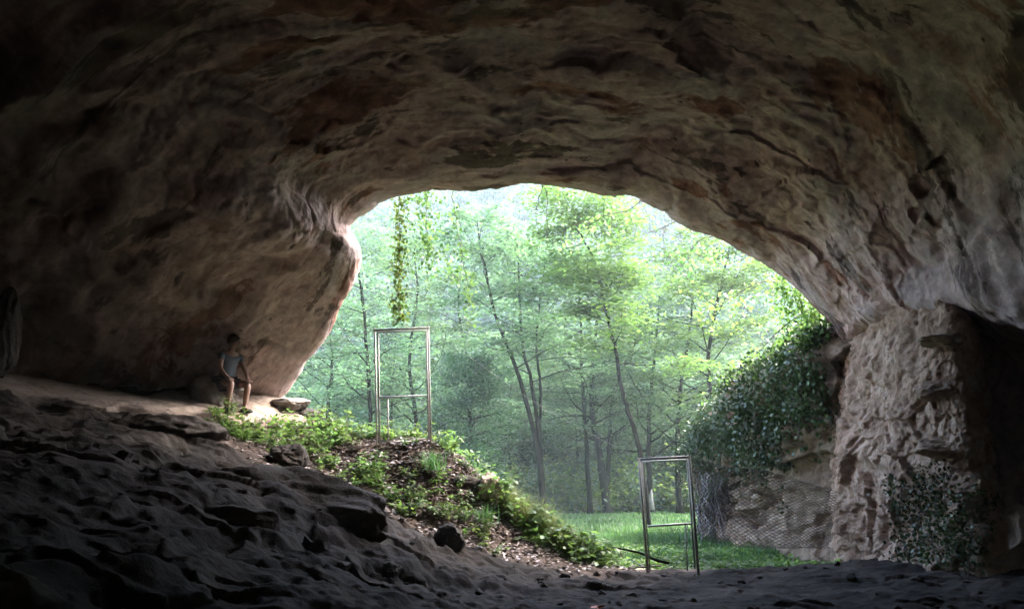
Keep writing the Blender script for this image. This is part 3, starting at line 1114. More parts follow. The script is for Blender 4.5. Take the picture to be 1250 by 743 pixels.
# prototypes copied over the valley floor and hillside
protos = []
for k in range(4):
    h = (9, 11, 8, 10)[k]
    r = np.random.default_rng(50 + k)
    stem = [W(0, 0, -.3), W(r.normal(0, .2), r.normal(0, .2), h * .3), W(r.normal(0, .4), r.normal(0, .4), h * .65), W(r.normal(0, .6), r.normal(0, .6), h)]
    protos.append(make_tree('tree', [(stem, .15, .03)], 80 + k, 'x', limbs=24, limb_len=3.6, start=.12, base=(0, 0, 0), leaves_per=66, leaf=(.32, .5)))
fars = []
for k in range(4):
    h = (9, 11, 8, 12)[k]
    r = np.random.default_rng(60 + k)
    stem = [W(0, 0, -.5), W(r.normal(0, .2), r.normal(0, .2), h * .4), W(r.normal(0, .5), r.normal(0, .5), h)]
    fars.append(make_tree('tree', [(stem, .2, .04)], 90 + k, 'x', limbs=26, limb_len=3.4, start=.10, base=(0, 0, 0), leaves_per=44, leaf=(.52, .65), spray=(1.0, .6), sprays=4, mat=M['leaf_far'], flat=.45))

used = set()


def place(proto, loc, rz, s, label, group):
    if proto.name in used:
        o = copy_tree(proto, loc, rz, (s, s, s))
    else:
        o = proto
        used.add(proto.name)
        o.location = loc
        o.rotation_euler = (0, 0, rz)
        o.scale = (s, s, s)
    tag(o, label, 'tree', group)
    return o


r = np.random.default_rng(21)
for row, (Y0, n_, lim) in enumerate([(50, 12, 24), (57, 13, 30), (65, 13, 34)]):
    for k in range(n_):
        x = -lim * .62 + lim * 1.3 * (k + .5) / n_ + r.normal(0, .6)
        y = Y0 + r.normal(0, 1.6)
        place(protos[(k + row) % 4], (x, y, float(hill_h(np.array([x]), np.array([y]))[0])), r.random() * 6.28, r.uniform(.75, 1.15),
              'slender leafy tree in the wood behind the meadow edge', 'trees of the wood behind the meadow')
cnt = 0
Y0 = 73.0
while Y0 < 205:
    lim = .52 * Y0
    n_ = int(lim * 1.5 / 6.2)
    for k in range(n_):
        x = -lim * .62 + lim * 1.30 * (k + .5) / n_ + r.normal(0, 1.2)
        y = Y0 + r.normal(0, 1.6)
        s = r.uniform(.75, 1.25)
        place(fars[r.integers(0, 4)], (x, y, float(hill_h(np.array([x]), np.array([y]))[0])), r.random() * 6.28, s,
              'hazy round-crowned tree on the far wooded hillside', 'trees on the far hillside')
        cnt += 1
    Y0 += 7.0 + (Y0 - 73) * .03
print('far trees', cnt)


# understory shrubs at the meadow edge
def make_shrub(name, seed, size, n, leaf, mat, label, group=None, loc=(0, 0, 0), cat='shrub', stems=9, asp=.5):
    rg = np.random.default_rng(seed)
    root = empty(name, loc)
    tag(root, label, cat, group)
    wd = MB()
    lf = MB()
    for k in range(stems):
        az = rg.random() * 6.28
        el = rg.uniform(.5, 1.4)
        lp = limb_path(rg, (0, 0, -.05), (math.cos(az) * math.cos(el), math.sin(az) * math.cos(el), math.sin(el)), size * rg.uniform(.6, 1.1), -.05, 6, .2)
        wd.tube(lp, np.linspace(.012 * size + .003, .003, len(lp)), 4, False)
        m = n // stems
        ii = rg.integers(1, len(lp), m)
        c = lp[ii] + rg.normal(0, 1, (m, 3)) * size * .16
        c[:, 2] = np.maximum(c[:, 2], .02)
        lf.leaves(c, rg.uniform(.6, 1.2, m) * leaf, asp, .45, rg)
    wd.build('stem', M['twig'], root)
    lf.build('foliage', mat, root, False)
    return root


us = [make_shrub('shrub', 200 + k, 2.2, 1700, .24, (M['leaf_creeper'], M['leaf_lime'], M['leaf_far'])[k], 'x', cat='shrub', stems=14) for k in range(3)]
r = np.random.default_rng(33)
for k in range(30):
    x = -17 + 32 * (k + .5) / 30 + r.normal(0, .4)
    y = 46.5 + r.normal(0, 1.6)
    o = us[k] if k < 3 else copy_tree(us[k % 3])
    o.location = (x, y, 0)
    o.rotation_euler = (0, 0, r.random() * 6.28)
    s = r.uniform(.8, 1.6)
    o.scale = (s, s, s)
    tag(o, 'low leafy shrub under the trees at the far edge of the meadow', 'shrub', 'shrubs under the meadow-edge trees')


# ------------------------------------------------------------------ hanging vines at the mouth
def vine(pix, Y, width, n, leaf, mat, label, seed, r0=.008, cat='vine', group=None):
    rg = np.random.default_rng(seed)
    pts = np.array([P(a, b_, Y) for a, b_ in pix])
    c = catmull(pts, np.linspace(0, len(pts) - 1, 30))
    base = c[0]
    c = c + np.c_[rg.normal(0, .012, 30), rg.normal(0, .012, 30), np.zeros(30)]
    root = empty('hanging_vine', base)
    tag(root, label, cat, group)
    mb = MB()
    mb.tube(c - base, np.linspace(r0, .003, 30), 5)
    mb.build('stem', M['twig'], root)
    if n:
        t = rg.random(n) * 29
        ii = t.astype(int).clip(0, 28)
        cc = c[ii] + (c[ii + 1] - c[ii]) * (t - ii)[:, None]
        wd = width * (.6 + .4 * np.sin(t * 1.1 + seed) ** 2)
        cc = cc + rg.normal(0, 1, (n, 3)) * wd[:, None] * .5 * np.array((1, 1, .5))
        lf = MB()
        lf.leaves(cc - base, rg.uniform(.6, 1.2, n) * leaf, .75, .15, rg, .5)
        lf.build('foliage', mat, root, False)
    return root


vine([(487, 236), (488, 300), (487, 350), (489, 396)], 14.6, .19, 700, .085, M['leaf_vine'], 'long dense dark-leaved vine hanging above the upper gate frame', 1)
vine([(519, 234), (521, 280), (524, 330)], 14.7, .36, 480, .085, M['leaf_yellow'], 'short bushy yellow-green vine hanging right of the long dark one', 2)
vine([(522, 320), (525, 400)], 14.7, .04, 14, .06, M['leaf_yellow'], 'bare thread of vine trailing down to the corner of the upper gate frame', 21, .004)
vine([(552, 234), (562, 300), (572, 355), (573, 402)], 14.8, .20, 190, .085, M['leaf_yellow'], 'loose yellow vine with scattered leaves hanging furthest right of the leafy ones', 3)
vine([(540, 300), (550, 330), (560, 345)], 14.9, .24, 80, .085, M['leaf_yellow'], 'small tuft of yellow leaves between the two yellow vines', 4)
vine([(664, 222), (656, 250), (655, 268), (658, 292)], 14.5, 0, 0, .1, None, 'bare curved root dangling from the top of the cave mouth, left one of two', 5, .010, 'root')
vine([(664, 222), (668, 250), (667, 285), (669, 292)], 14.45, 0, 0, .1, None, 'bare straight root dangling from the top of the cave mouth, right one of two', 6, .009, 'root')
vine([(688, 222), (687, 260), (690, 300)], 15, .16, 26, .08, M['leaf_yellow'], 'thin sparse vine right of the two dangling roots', 7, .005)
vine([(735, 226), (737, 260), (733, 300)], 15.2, .2, 40, .085, M['leaf_yellow'], 'sparse leafy vine hanging from the right half of the arch', 8, .005)


vine([(992, 368), (996, 400), (1000, 440)], 16.3, .30, 420, .09, M['leaf_lime'], 'bright green creeper hanging down the right edge of the arch next to the bare rock', 31)
vine([(975, 350), (978, 380), (982, 425)], 16.2, .32, 420, .09, M['leaf_lime'], 'bright green creeper hanging from the arch left of the one by the bare rock', 32)
vine([(955, 338), (957, 360), (960, 395)], 16.2, .28, 260, .09, M['leaf_lime'], 'shorter bright creeper hanging leftmost under the right shoulder of the arch', 33)


def branch(pts, seed, label, n, leaf, mat, spread=.5, r0=.02, name='overhanging_branch'):
    rg = np.random.default_rng(seed)
    c = catmull(np.array(pts), np.linspace(0, len(pts) - 1, 16))
    base = c[0]
    root = empty(name, base)
    tag(root, label, 'branch')
    wd = MB()
    lf = MB()
    wd.tube(c - base, np.linspace(r0, .004, 16), 5, False)
    for k in range(14):
        j = rg.integers(3, 16)
        az = rg.random() * 6.28
        sb = limb_path(rg, c[j] - base, (math.cos(az), math.sin(az) * .6, rg.normal(-.3, .3)), spread * rg.uniform(.7, 1.7), -.1, 5, .2)
        wd.tube(sb, np.linspace(.006, .003, len(sb)), 4, False)
        m = n // 14
        cc = sb[rg.integers(1, len(sb), m)] + rg.normal(0, .13, (m, 3)) * (spread + .2)
        lf.leaves(cc, rg.uniform(.6, 1.2, m) * leaf, .7, .35, rg, .25)
    wd.build('stem', M['twig'], root)
    lf.build('foliage', mat, root, False)


branch([P(800, 225, 20), P(770, 255, 20), P(740, 262, 20.3), P(700, 275, 20.5)], 41, 'yellow-leaved branch reaching left below the top of the arch', 300, .12, M['leaf_yellow'], .8)
branch([P(905, 290, 20), P(860, 290, 20), P(835, 310, 20.4), P(800, 300, 21)], 42, 'yellow-green branch hanging under the right shoulder of the arch', 300, .12, M['leaf_yellow'], .8)
branch([P(960, 345, 20), P(925, 345, 20), P(890, 365, 20.5), P(860, 380, 21)], 43, 'bright green branch hanging above the ivy near the right wall', 420, .12, M['leaf_lime'], .7)
branch([P(990, 375, 18), P(955, 400, 18), P(925, 430, 18.6), P(900, 455, 19)], 44, 'lowest bright branch drooping across the ivy-covered cliff', 300, .10, M['leaf_lime'], .5)
branch([P(850, 255, 20), P(815, 275, 20), P(790, 285, 20.4)], 45, 'nearly bare twiggy branch poking out under the arch at right', 60, .1, M['leaf_yellow'], .8)


# ------------------------------------------------------------------ ivy
def ivy_on(points, normals, name, label, leaf, seed, n, strands, mat=M['leaf_ivy'], off=.1, hang=.8):
    rg = np.random.default_rng(seed)
    i = rg.integers(0, len(points), n)
    c = points[i] + normals[i] * np.abs(rg.normal(0, off, n))[:, None] + rg.normal(0, .06, (n, 3))
    base = points.mean(0)
    root = empty(name, base)
    tag(root, label, 'ivy')
    wd = MB()
    extra = []
    heads = []
    for k in range(strands):
        j = rg.integers(0, len(points))
        s0 = points[j] + normals[j] * .05
        L = hang * rg.uniform(.4, 1.4)
        sp_ = limb_path(rg, s0, (normals[j][0] * .3, normals[j][1] * .3, -1), L, -.1, 6, .12)
        wd.tube(sp_ - base, np.linspace(.009, .003, len(sp_)), 4, False)
        if heads:                                  # runners join the hanging stems
            q_ = heads[int(np.argmin([np.linalg.norm(h_ - s0) for h_ in heads]))]
            wd.tube(np.array([s0, (s0 + q_) / 2 + normals[j] * .03, q_]) - base, .006, 4, False)
        heads.append(s0)
        m = int(26 * L)
        extra.append(sp_[rg.integers(0, len(sp_), m)] + rg.normal(0, .06, (m, 3)))
    c = np.concatenate([c] + extra)
    lf = MB()
    lf.leaves(c - base, rg.uniform(.6, 1.2, len(c)) * leaf, .85, .1, rg, .5)
    wd.build('stem', M['twig'], root)
    lf.build('foliage', mat, root, False)
    return root


def visible_pick(Pt, Nm, cond):
    m = cond.ravel()
    return Pt.reshape(-1, 3)[m], Nm.reshape(-1, 3)[m]


def project(p):
    d = np.asarray(p) - CAM
    fw = d[..., 1] * math.cos(TH) + d[..., 2] * math.sin(TH)
    up = -d[..., 1] * math.sin(TH) + d[..., 2] * math.cos(TH)
    return 625 + F * d[..., 0] / fw, 371.5 - F * up / fw


zrel = CP[..., 2]
fn = fbm(CP.reshape(-1, 3) * .7 + 8, 3).reshape(CP.shape[:2])
lowlim = np.interp(CP[..., 1], [15.5, 16.8, 18, 20, 23, 26], [3.4, 2.5, 2.0, 2.0, 2.1, 2.2]) + .7 * fn
cond = (zrel > lowlim) & (CP[..., 1] > 15.9) & (CP[..., 1] < 27)
pi_, ni_ = visible_pick(CP, CN, cond)
ivy_on(pi_, ni_, 'ivy_curtain', 'thick curtain of dark ivy draped over the outer cliff beside the cave mouth', .095, 5, 36000, 260, off=.17, hang=.9)
# bright greenery on the brow of the cliff
cond2 = (zrel > Htop[None, :] - .25 + .3 * fn) & (CP[..., 1] > 15.9) & (CP[..., 1] < 24)
p2, n2 = visible_pick(CP, CN, cond2)
o = ivy_on(p2, n2, 'creeper', 'bright green creeper growing along the brow of the cliff above the ivy', .12, 6, 4500, 40, M['leaf_lime'], off=.25, hang=.4)
o['category'] = 'creeper'

# ivy at the foot of the pillar
PGd = pp.reshape(NZ, NP_, 3)
fx, fy = project(PGd)
fn = fbm(PGd.reshape(-1, 3) * 1.6 + 4, 3).reshape(PGd.shape[:2])
cond3 = (fx > 1092 + 25 * fn) & (fx < 1205) & (fy > 600 + 60 * fn) & (fy < 692) & (PGd[..., 1] < 14.5)
p3, n3 = visible_pick(PGd, PN, cond3)
ivy_on(p3, n3, 'ivy_patch', 'dark glossy ivy creeping up the foot of the pale rock pillar',   .062, 7, 2800, 30, off=.07, hang=.35)

# roots and dead stems tangled under the cliff brow
rg = np.random.default_rng(77)
base = P(875, 655, 24.2)
root = empty('root_tangle', base)
tag(root, 'grey tangle of hanging roots and dead stems against the cliff behind the chain link fence', 'roots')
for k in range(64):
    a = P(868 + rg.normal(0, 11), 575 + abs(rg.normal(0, 12)), 24.4 + rg.normal(0, .4))
    b2 = P(876 + rg.normal(0, 21), 655 + rg.normal(0, 5), 23.7 + rg.normal(0, .4))
    t = np.linspace(0, 1, 8)[:, None]
    c = a * (1 - t) + b2 * t + rg.normal(0, .09, (8, 3)) * np.sin(t * PI)
    mb = MB()
    mb.tube(c - base, np.linspace(.035, .018, 8) * rg.uniform(.5, 1.3), 5, False)
    if k % 4 == 0:
        bunch = MB()
    bunch.v += mb.v
    bunch.q += [q_ + bunch.n for q_ in mb.q]
    bunch.n += mb.n
    if k % 4 == 3:
        bunch.build('root', M['root'], root)

# ------------------------------------------------------------------ ground vegetation
def litter(n, seed):
    rg = np.random.default_rng(seed)
    t = rg.random(n) * (len(slope_poly) - 1)
    c = catmull(slope_poly, t) + rg.normal(0, 1, (n, 2)) * np.array((.55, .75))
    c = c[c[:, 1] < 16.5]
    s_, so = zones(c)
    c = c[(so > .25)]
    z_ = floor_h(c) + .012 + rg.random(len(c)) * .02
    mb = MB()
    mb.leaves(np.c_[c, z_], rg.uniform(.05, .10, len(c)), .6, .72, rg)
    return mb.build('leaf_litter', M['litter'], None, False)


tag(litter(11000, 3), 'dead brown leaves covering the slope below the upper gate frame', 'leaf litter', kind='stuff')

# weeds: four kinds, copied individually
def make_weed(seed, h, n, leaf, mat):
    rg = np.random.default_rng(seed)
    root = empty('weed')
    st_ = MB()
    lf = MB()
    k_ = rg.integers(3, 6)
    for k in range(k_):
        az = rg.random() * 6.28
        lp = limb_path(rg, (rg.normal(0, .04), rg.normal(0, .04), -.03), (math.cos(az) * .5, math.sin(az) * .5, 1), h * rg.uniform(.6, 1.1), -.06, 6, .12)
        st_.tube(lp, np.linspace(.006, .0025, len(lp)), 4, False)
        m = n // k_
        f = rg.random(m) ** .7
        ii = (f * (len(lp) - 1)).astype(int)
        aa = rg.random(m) * 6.28
        rr = rg.uniform(.3, 1.0, m) * leaf * 1.1
        c = lp[ii] + np.stack([np.cos(aa) * rr, np.sin(aa) * rr, rg.normal(.0, .012, m)], 1)
        lf.leaves(c, rg.uniform(.6, 1.2, m) * leaf, .6, .62, rg, .15, aa)
    st_.build('stem', mat, root)
    lf.build('foliage', mat, root, False)
    return root


weeds = [make_weed(300 + k, (.28, .38, .22, .5)[k], (70, 90, 60, 70)[k], (.085, .095, .075, .10)[k], M['leaf_lime']) for k in range(4)]
wused = [False] * 4
r = np.random.default_rng(91)


def place_weed(px, py, Y, s, label, group, kind=None):
    w = P(px, py, Y)
    loc = (w[0], w[1], H(w[0], w[1]))
    k = int(r.integers(0, 4)) if kind is None else kind
    if wused[k]:
        o = copy_tree(weeds[k])
    else:
        o = weeds[k]
        wused[k] = True
    o.location = loc
    o.rotation_euler = (r.normal(0, .12), r.normal(0, .12), r.random() * 6.28)
    o.scale = (s, s, s)
    tag(o, label, 'weed', group)


for k in range(50):
    place_weed(r.uniform(255, 440), r.uniform(520, 588), r.uniform(13.2, 14.6), r.uniform(.6, 1.1), 'bright green weed on the slope below the seated person', 'weeds below the seated person')
for k in range(54):
    t = r.random()
    place_weed(430 + 200 * t + r.normal(0, 14), 590 + 70 * t + r.normal(0, 16), 13.5 + r.normal(0, .3), r.uniform(.5, 1.0), 'small green weed growing through the dead leaves of the mound', 'weeds on the leafy mound')
for k in range(70):
    t = r.random()
    px = 385 + 350 * t
    py = np.interp(px, [385, 430, 460, 530, 562, 600, 640, 700, 745], [512, 530, 538, 536, 556, 600, 640, 678, 690])
    place_weed(px, py, 15.0 + r.normal(0, .25), r.uniform(.7, 1.3), 'lush bright weed along the crest of the mound beside the gate frames', 'weeds along the crest of the mound')
for k in range(44):
    t = r.random()
    place_weed(590 + 150 * t, 602 + 84 * t + r.normal(0, 8), 14.45 + r.normal(0, .15), r.uniform(1.0, 1.5), 'tall leafy weed where the mound runs down to the meadow', 'tall weeds at the end of the mound', 3)

# grass tussocks at the end of the mound
def tussock(loc, n, h, seed, mat, label, group=None):
    rg = np.random.default_rng(seed)
    mb = MB()
    V = []
    az = rg.random(n) * 6.28
    b0 = rg.normal(0, .09, (n, 2))
    L = h * rg.uniform(.5, 1.1, n)
    lean = rg.uniform(.15, .9, n)
    for k in range(n):
        d2 = np.array((math.cos(az[k]), math.sin(az[k])))
        w2 = np.array((-d2[1], d2[0])) * .004
        pts = []
        for t in (0, .45, .8, 1.0):
            xy_ = b0[k] + d2 * L[k] * lean[k] * t * t
            zz = L[k] * (t - .35 * lean[k] * t * t)
            pts.append((xy_, zz, (1 - t)))
        vs = []
        for xy_, zz, ww in pts[:3]:
            vs += [(*(xy_ - w2 * (.4 + ww)), zz), (*(xy_ + w2 * (.4 + ww)), zz)]
        vs.append((*pts[3][0], pts[3][1]))
        mb.add(vs, [(0, 1, 3, 2), (2, 3, 5, 4)], [(4, 5, 6)])
    o = mb.build('grass_tussock', mat, None, False)
    o.location = loc
    tag(o, label, 'grass tuft', group)
    return o


for k, (px, py, Y, h) in enumerate([(632, 640, 14.4, .75), (648, 650, 14.4, .85), (665, 660, 14.5, .8), (680, 668, 14.6, .7), (620, 628, 14.6, .6), (700, 678, 14.6, .6)]):
    tussock(tuple(on_floor(px, py, Y)), 260, h, 400 + k, M['dry_grass'], 'long pale arching grass tuft at the right end of the mound', 'grass tufts at the end of the mound')
tussock(tuple(on_floor(527, 575, 14.0)), 130, .42, 420, M['grass'], 'small green grass tuft hanging on the leafy mound below the upper gate frame')
tussock(tuple(on_floor(590, 640, 13.7)), 110, .35, 421, M['grass'], 'small grass tuft low on the leafy mound near the lone dark boulder')

# meadow grass and low herbs: uncountable
rg = np.random.default_rng(55)
n_ = 90000
yy = 16.6 + (48 - 16.6) * rg.random(n_) ** 1.6
xx = rg.uniform(-.30, .45, n_) * yy + rg.normal(0, .3, n_)
zz = hill_h(xx, yy)
az = rg.random(n_) * 6.28
L = rg.uniform(.10, .26, n_) * (.7 + .6 * fbm(np.c_[xx * .4, yy * .4, 0 * xx], 2))
wd = np.maximum(.008, .0006 * yy * 1.3)
d2 = np.stack([np.cos(az), np.sin(az)], 1)
w2 = np.stack([-d2[:, 1], d2[:, 0]], 1) * wd[:, None]
b0 = np.c_[xx, yy]
ln = rg.uniform(.1, .7, n_)[:, None] * L[:, None]
V = np.stack([np.c_[b0 - w2, zz], np.c_[b0 + w2, zz], np.c_[b0 + d2 * ln, zz + L]], 1).reshape(-1, 3)
g = mesh_np('meadow_grass', V, np.arange(3 * n_).reshape(-1, 3), M['grass'], None, False)
tag(g, 'short green grass of the meadow beyond the cave mouth', 'grass', kind='stuff')

n_ = 5200
yy = 15.9 + 5.5 * rg.random(n_) ** 1.3
xx = np.interp(rg.random(n_), [0, 1], [.08, .40]) * yy
zz = np.maximum(hill_h(xx, yy), floor_smooth(np.c_[xx, np.minimum(yy, 20.9)])) + rg.uniform(.02, .22, n_) * (.6 + .5 * fbm(np.c_[xx * .9, yy * .9, 0 * xx], 2))
mb = MB()
mb.leaves(np.c_[xx, yy, zz], rg.uniform(.06, .13, n_), .65, .55, rg)
tag(mb.build('ground_cover', M['leaf_lime'], None, False), 'low broad-leaved herbs carpeting the meadow just outside the cave lip', 'ground cover', kind='stuff')

# fallen branch
mb = MB()
c = catmull(np.array([P(690, 664, 15.4), P(735, 668, 15.1), P(779, 676, 14.9), P(800, 685, 14.7), P(817, 689, 14.6)]), np.linspace(0, 4, 20))
mb.tube(c + W(0, 0, .03), np.linspace(.012, .03, 20), 6)
tag(mb.build('fallen_branch', M['bark']), 'dark bent fallen branch lying across the foot of the lower gate frame', 'branch')
for k in range(12):
    mb = MB()
    a = on_floor(r.uniform(735, 800), r.uniform(684, 697), r.uniform(14.4, 14.9))
    dv = W(r.normal(), r.normal() * .6, .1 * abs(r.normal()))
    dv /= np.linalg.norm(dv)
    mb.tube([a + W(0, 0, .03), a + dv * r.uniform(.2, .5) + W(0, 0, .05)], .012, 5)
    tag(mb.build('stick', M['twig']), 'short dry stick in the heap left of the lower gate frame', 'stick', 'dry sticks by the lower gate frame')
mb = MB()
c = on_floor(730, 738, 10.0)
mb.leaves(np.array([c + W(0, 0, .03), c + W(.04, .02, .04), c + W(-.05, .01, .03)]), .12, .7, .7)
tag(mb.build('fallen_leaf', M['orange_leaf'], None, False), 'orange fallen leaf lying on the dark cave floor at the bottom edge', 'leaf')

# ------------------------------------------------------------------ person
def skin_mesh(name, nodes, edges, root, mat, parent, sub=2):
    me = bpy.data.meshes.new(name)
    names = list(nodes)
    me.from_pydata([nodes[k][0] for k in names], [(names.index(a), names.index(b_)) for a, b_ in edges], [])
    o = bpy.data.objects.new(name, me)
    COL.objects.link(o)
    sk = o.modifiers.new('skin', 'SKIN')
    sk.use_smooth_shade = True
    for k, nm in enumerate(names):
        rr = nodes[nm][1]
        me.skin_vertices[0].data[k].radius = rr if isinstance(rr, tuple) else (rr, rr)
        me.skin_vertices[0].data[k].use_root = (nm == root)
    sb = o.modifiers.new('sub', 'SUBSURF')
    sb.levels = sb.render_levels = sub
    dg = bpy.context.evaluated_depsgraph_get()
    dg.update()
    em = bpy.data.meshes.new_from_object(o.evaluated_get(dg))
    o.modifiers.clear()
    old = o.data
    o.data = em
    bpy.data.meshes.remove(old)
    em.name = name
    em.materials.clear()
    em.materials.append(mat)
    for p_ in em.polygons:
        p_.use_smooth = True
        p_.material_index = 0
    o.parent = parent
    return o


# local frame: facing -Y, right hand at -X, origin on the ground between the feet
foot = on_floor(290, 506, 14.75)
per = empty('person', foot, .9)
per.scale = (1.06, 1.06, 1.06)
tag(per, 'person in grey T-shirt and shorts sitting hands on knees on the grey boulder', 'person')
nodes = {
    'pelvis': ((0, .44, .55), (.15, .12)), 'belly': ((0, .40, .72), (.135, .105)), 'chest': ((0, .35, .92), (.155, .11)),
    'upper': ((0, .335, 1.02), (.13, .085)), 'neck': ((.005, .32, 1.11), .052), 'head0': ((.012, .295, 1.17), (.066, .072)), 'head1': ((.018, .285, 1.24), (.075, .088)), 'head2': ((.018, .295, 1.305), (.055, .065)),
}
edges = [('pelvis', 'belly'), ('belly', 'chest'), ('chest', 'upper'), ('upper', 'neck'), ('neck', 'head0'), ('head0', 'head1'), ('head1', 'head2')]
for s, sg in (('r', -1), ('l', 1)):
    hand = W(sg * .185, .04, .575)
    nodes.update({
        'sh' + s: ((sg * .17, .345, 1.0), .062), 'el' + s: ((sg * .245, .24, .76), .042), 'wr' + s: ((sg * .205, .085, .605), .030),
        'pm' + s: (tuple(hand), (.040, .022)),
        'hip' + s: ((sg * .085, .40, .53), .095), 'th' + s: ((sg * .13, .2, .53), .080), 'kn' + s: ((sg * .165, 0.0, .50), .062), 'sn' + s: ((sg * .165, .035, .33), .055),
        'an' + s: ((sg * .165, .06, .10), .038), 'ft' + s: ((sg * .18, -.06, .045), (.042, .032)), 'toe' + s: ((sg * .19, -.12, .035), (.035, .022))})
    edges += [('upper', 'sh' + s), ('sh' + s, 'el' + s), ('el' + s, 'wr' + s), ('wr' + s, 'pm' + s), ('pelvis', 'hip' + s), ('hip' + s, 'th' + s), ('th' + s, 'kn' + s), ('kn' + s, 'sn' + s),
              ('sn' + s, 'an' + s), ('an' + s, 'ft' + s), ('ft' + s, 'toe' + s)]
    for k in range(5):
        nm = 'f%d%s' % (k, s)
        if k < 4:
            x0 = (k - 1.5) * .019
            Lf = (.062, .074, .070, .055)[k]
            a0 = hand + W(x0, -.04, .0)
            a1 = hand + W(x0 * 1.15, -.04 - Lf * .55, -.012)
            a2 = hand + W(x0 * 1.2, -.04 - Lf * .8, -.045)
        else:
            a0 = hand + W(-sg * .035, .0, .0)
            a1 = hand + W(-sg * .058, -.03, -.012)
            a2 = hand + W(-sg * .062, -.055, -.03)
        nodes.update({nm + 'a': (tuple(a0), .0095), nm + 'b': (tuple(a1), .009), nm + 'c': (tuple(a2), .0075)})
        edges += [('pm' + s, nm + 'a'), (nm + 'a', nm + 'b'), (nm + 'b', nm + 'c')]
body = skin_mesh('body', nodes, edges, 'pelvis', M['skin'], per)


def shell(name, nd, ed, root, mat, infl=.014):
    n2 = {}
    for k in nd:
        c_, r_ = nodes[k] if isinstance(k, str) else k
        rr = tuple(x + infl for x in r_) if isinstance(r_, tuple) else r_ + infl
        n2[k if isinstance(k, str) else k] = (c_, rr)
    return skin_mesh(name, n2, ed, root, mat, per)


nodes['slr'] = ((-.212, .288, .885), .054)
nodes['sll'] = ((.212, .288, .885), .054)
shell('t_shirt', ['pelvis', 'belly', 'chest', 'upper', 'shr', 'shl', 'slr', 'sll'],
      [('pelvis', 'belly'), ('belly', 'chest'), ('chest', 'upper'), ('upper', 'shr'), ('upper', 'shl'), ('shr', 'slr'), ('shl', 'sll')], 'belly', M['shirt'], .016)
nodes['tr'] = ((-.115, .12, .525), .074)
nodes['tl'] = ((.115, .12, .525), .074)
shell('shorts', ['pelvis', 'hipr', 'hipl', 'tr', 'tl'], [('pelvis', 'hipr'), ('pelvis', 'hipl'), ('hipr', 'tr'), ('hipl', 'tl')], 'pelvis', M['shorts'], .018)
mb = MB()
for t in np.linspace(0, 1, 1):
    ang = np.linspace(0, 2 * PI, 25)
    mb.tube(np.stack([.155 * np.cos(ang), .425 + .132 * np.sin(ang), .60 + 0 * ang], 1), .022, 6, False)
mb.build('shirt_hem', M['white_cloth'], per)
for sg in (-1, 1):
    x = sg * .165
    skin_mesh('shoe', {'a': ((x, .075, .075), .052), 'b': ((x, .06, .045), (.05, .045)), 'c': ((x + sg * .015, -.06, .045), (.052, .042)), 'd': ((x + sg * .027, -.135, .035), (.045, .032))},
              [('a', 'b'), ('b', 'c'), ('c', 'd')], 'b', M['shoe'], per)
# hair and face; head turned to the light (towards +x)
hc = W(.016, .305, 1.275)
V, Fc = ICO4
V = V.copy()
V = V[:, :] * np.array((.108, .120, .118))
m = ~((V[:, 1] < -.02) & (V[:, 2] < .03) & (V[:, 0] > -.02))
V = np.where(m[:, None], V, V * .72)
V[:, 2] = np.maximum(V[:, 2], -.05)
V *= (1 + .06 * fbm(V * 30, 2))[:, None]
mesh_np('hair', V + hc, Fc, M['hair'], per)
fd = W(.5, -.86, 0)
sd = W(.86, .5, 0)
mb = MB()
hcen = W(.018, .285, 1.235)
mb.tube([hcen + fd * .078 + W(0, 0, .03), hcen + fd * .100 + W(0, 0, -.005), hcen + fd * .082 + W(0, 0, -.018)], [.008, .014, .010], 6)
mb.build('nose', M['skin'], per)
for sg in (-1, 1):
    mb = MB()
    mb.tube([hcen + fd * .074 + sd * sg * (.026) + W(0, 0, .022), hcen + fd * .080 + sd * sg * .030 + W(0, 0, .022)], .008, 6)
    mb.build('eye', M['eye'], per)
    mb = MB()
    mb.tube([hcen + sd * sg * .078 + W(0, 0, .03), hcen + sd * sg * .088 - fd * .01 + W(0, 0, .005), hcen + sd * sg * .078 + W(0, 0, -.02)], [.008, .014, .008], 6)
    mb.build('ear', M['skin'], per)
mb = MB()
mb.tube([hcen + fd * .078 - sd * .024 + W(0, 0, -.045), hcen + fd * .084 + W(0, 0, -.046), hcen + fd * .078 + sd * .024 + W(0, 0, -.045)], .006, 6)
mb.build('mouth', M['eye'], per)

# ------------------------------------------------------------------ air
HAZE = 1
if HAZE:
    import bmesh
    bm = bmesh.new()
    bmesh.ops.create_cube(bm, size=1)
    me = bpy.data.meshes.new('haze')
    bm.to_mesh(me)
    bm.free()
    hz = bpy.data.objects.new('haze', me)
    COL.objects.link(hz)
    x0, x1, y0, y1, z0, z1 = -125, 125, -14, 236, -3.5, 150
    hz.location = ((x0 + x1) / 2, (y0 + y1) / 2, (z0 + z1) / 2)
    hz.scale = (x1 - x0, y1 - y0, z1 - z0)
    m = bpy.data.materials.new('haze_air')
    m.use_nodes = True
    nt = m.node_tree
    nt.nodes.clear()
    out = nt.nodes.new('ShaderNodeOutputMaterial')
    v = nt.nodes.new('ShaderNodeVolumePrincipled')
    v.inputs['Color'].default_value = (.80, .94, 1.0, 1)
    v.inputs['Density'].default_value = .0009
    v.inputs['Anisotropy'].default_value = .2
    nt.links.new(v.outputs[0], out.inputs['Volume'])
    me.materials.append(m)
    tag(hz, 'pale blue haze in the valley air', 'haze', kind='stuff')

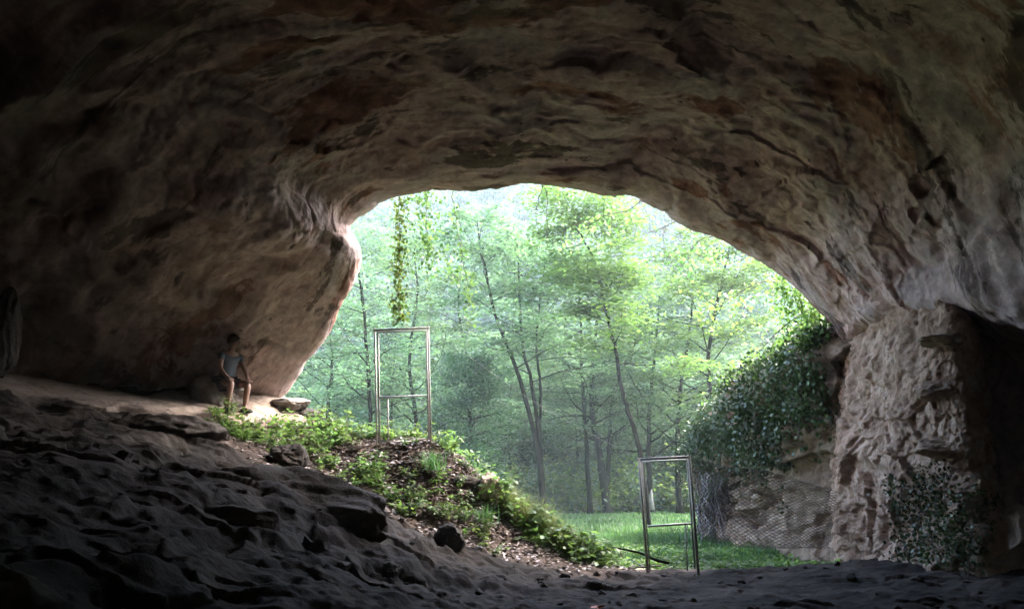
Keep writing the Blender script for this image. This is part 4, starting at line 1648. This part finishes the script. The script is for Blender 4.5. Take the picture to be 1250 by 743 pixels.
# ------------------------------------------------------------------ light
SUN_EL, SUN_AZ = math.radians(48), math.radians(68)   # veiled sun over the valley, a little right
w = bpy.data.worlds.new('World')
scene.world = w
w.use_nodes = True
nt = w.node_tree
nt.nodes.clear()
out = nt.nodes.new('ShaderNodeOutputWorld')
bg = nt.nodes.new('ShaderNodeBackground')
sky = nt.nodes.new('ShaderNodeTexSky')
sky.sky_type = 'NISHITA'
sky.sun_disc = False
sky.sun_elevation = SUN_EL
sky.sun_rotation = SUN_AZ
sky.air_density = 1.0
sky.dust_density = 3.0
nt.links.new(sky.outputs[0], bg.inputs[0])
bg.inputs[1].default_value = .15
nt.links.new(bg.outputs[0], out.inputs[0])
sl = bpy.data.lights.new('sun', 'SUN')
sl.energy = 1.7
sl.angle = math.radians(35)
sl.color = (1, .95, .86)
so = bpy.data.objects.new('sun', sl)
COL.objects.link(so)
sv = Vector((math.sin(SUN_AZ) * math.cos(SUN_EL), math.cos(SUN_AZ) * math.cos(SUN_EL), math.sin(SUN_EL)))
so.rotation_euler = sv.to_track_quat('Z', 'Y').to_euler()
so.location = (0, 0, 60)

# ------------------------------------------------------------------ camera and render settings
cam = bpy.data.cameras.new('camera')
co = bpy.data.objects.new('camera', cam)
COL.objects.link(co)
co.location = CAM
co.rotation_euler = (PI / 2 + TH, 0, 0)
cam.sensor_width = 36
cam.lens = 36 * F / 1250
cam.clip_end = 1000
cam.clip_start = .05
scene.camera = co
scene.render.engine = 'CYCLES'
cy = scene.cycles
cy.use_denoising = True
cy.use_adaptive_sampling = False
try:
    cy.denoiser = 'OPENIMAGEDENOISE'
except Exception:
    pass
cy.max_bounces = 8
cy.diffuse_bounces = 7
cy.glossy_bounces = 2
cy.transmission_bounces = 4
cy.volume_bounces = 1
cy.caustics_reflective = False
cy.caustics_refractive = False
cy.sample_clamp_indirect = 6
vs = scene.view_settings
vs.view_transform = 'Standard'
vs.look = 'None'
vs.gamma = 1
vs.exposure = 4.35
vs.use_curve_mapping = False
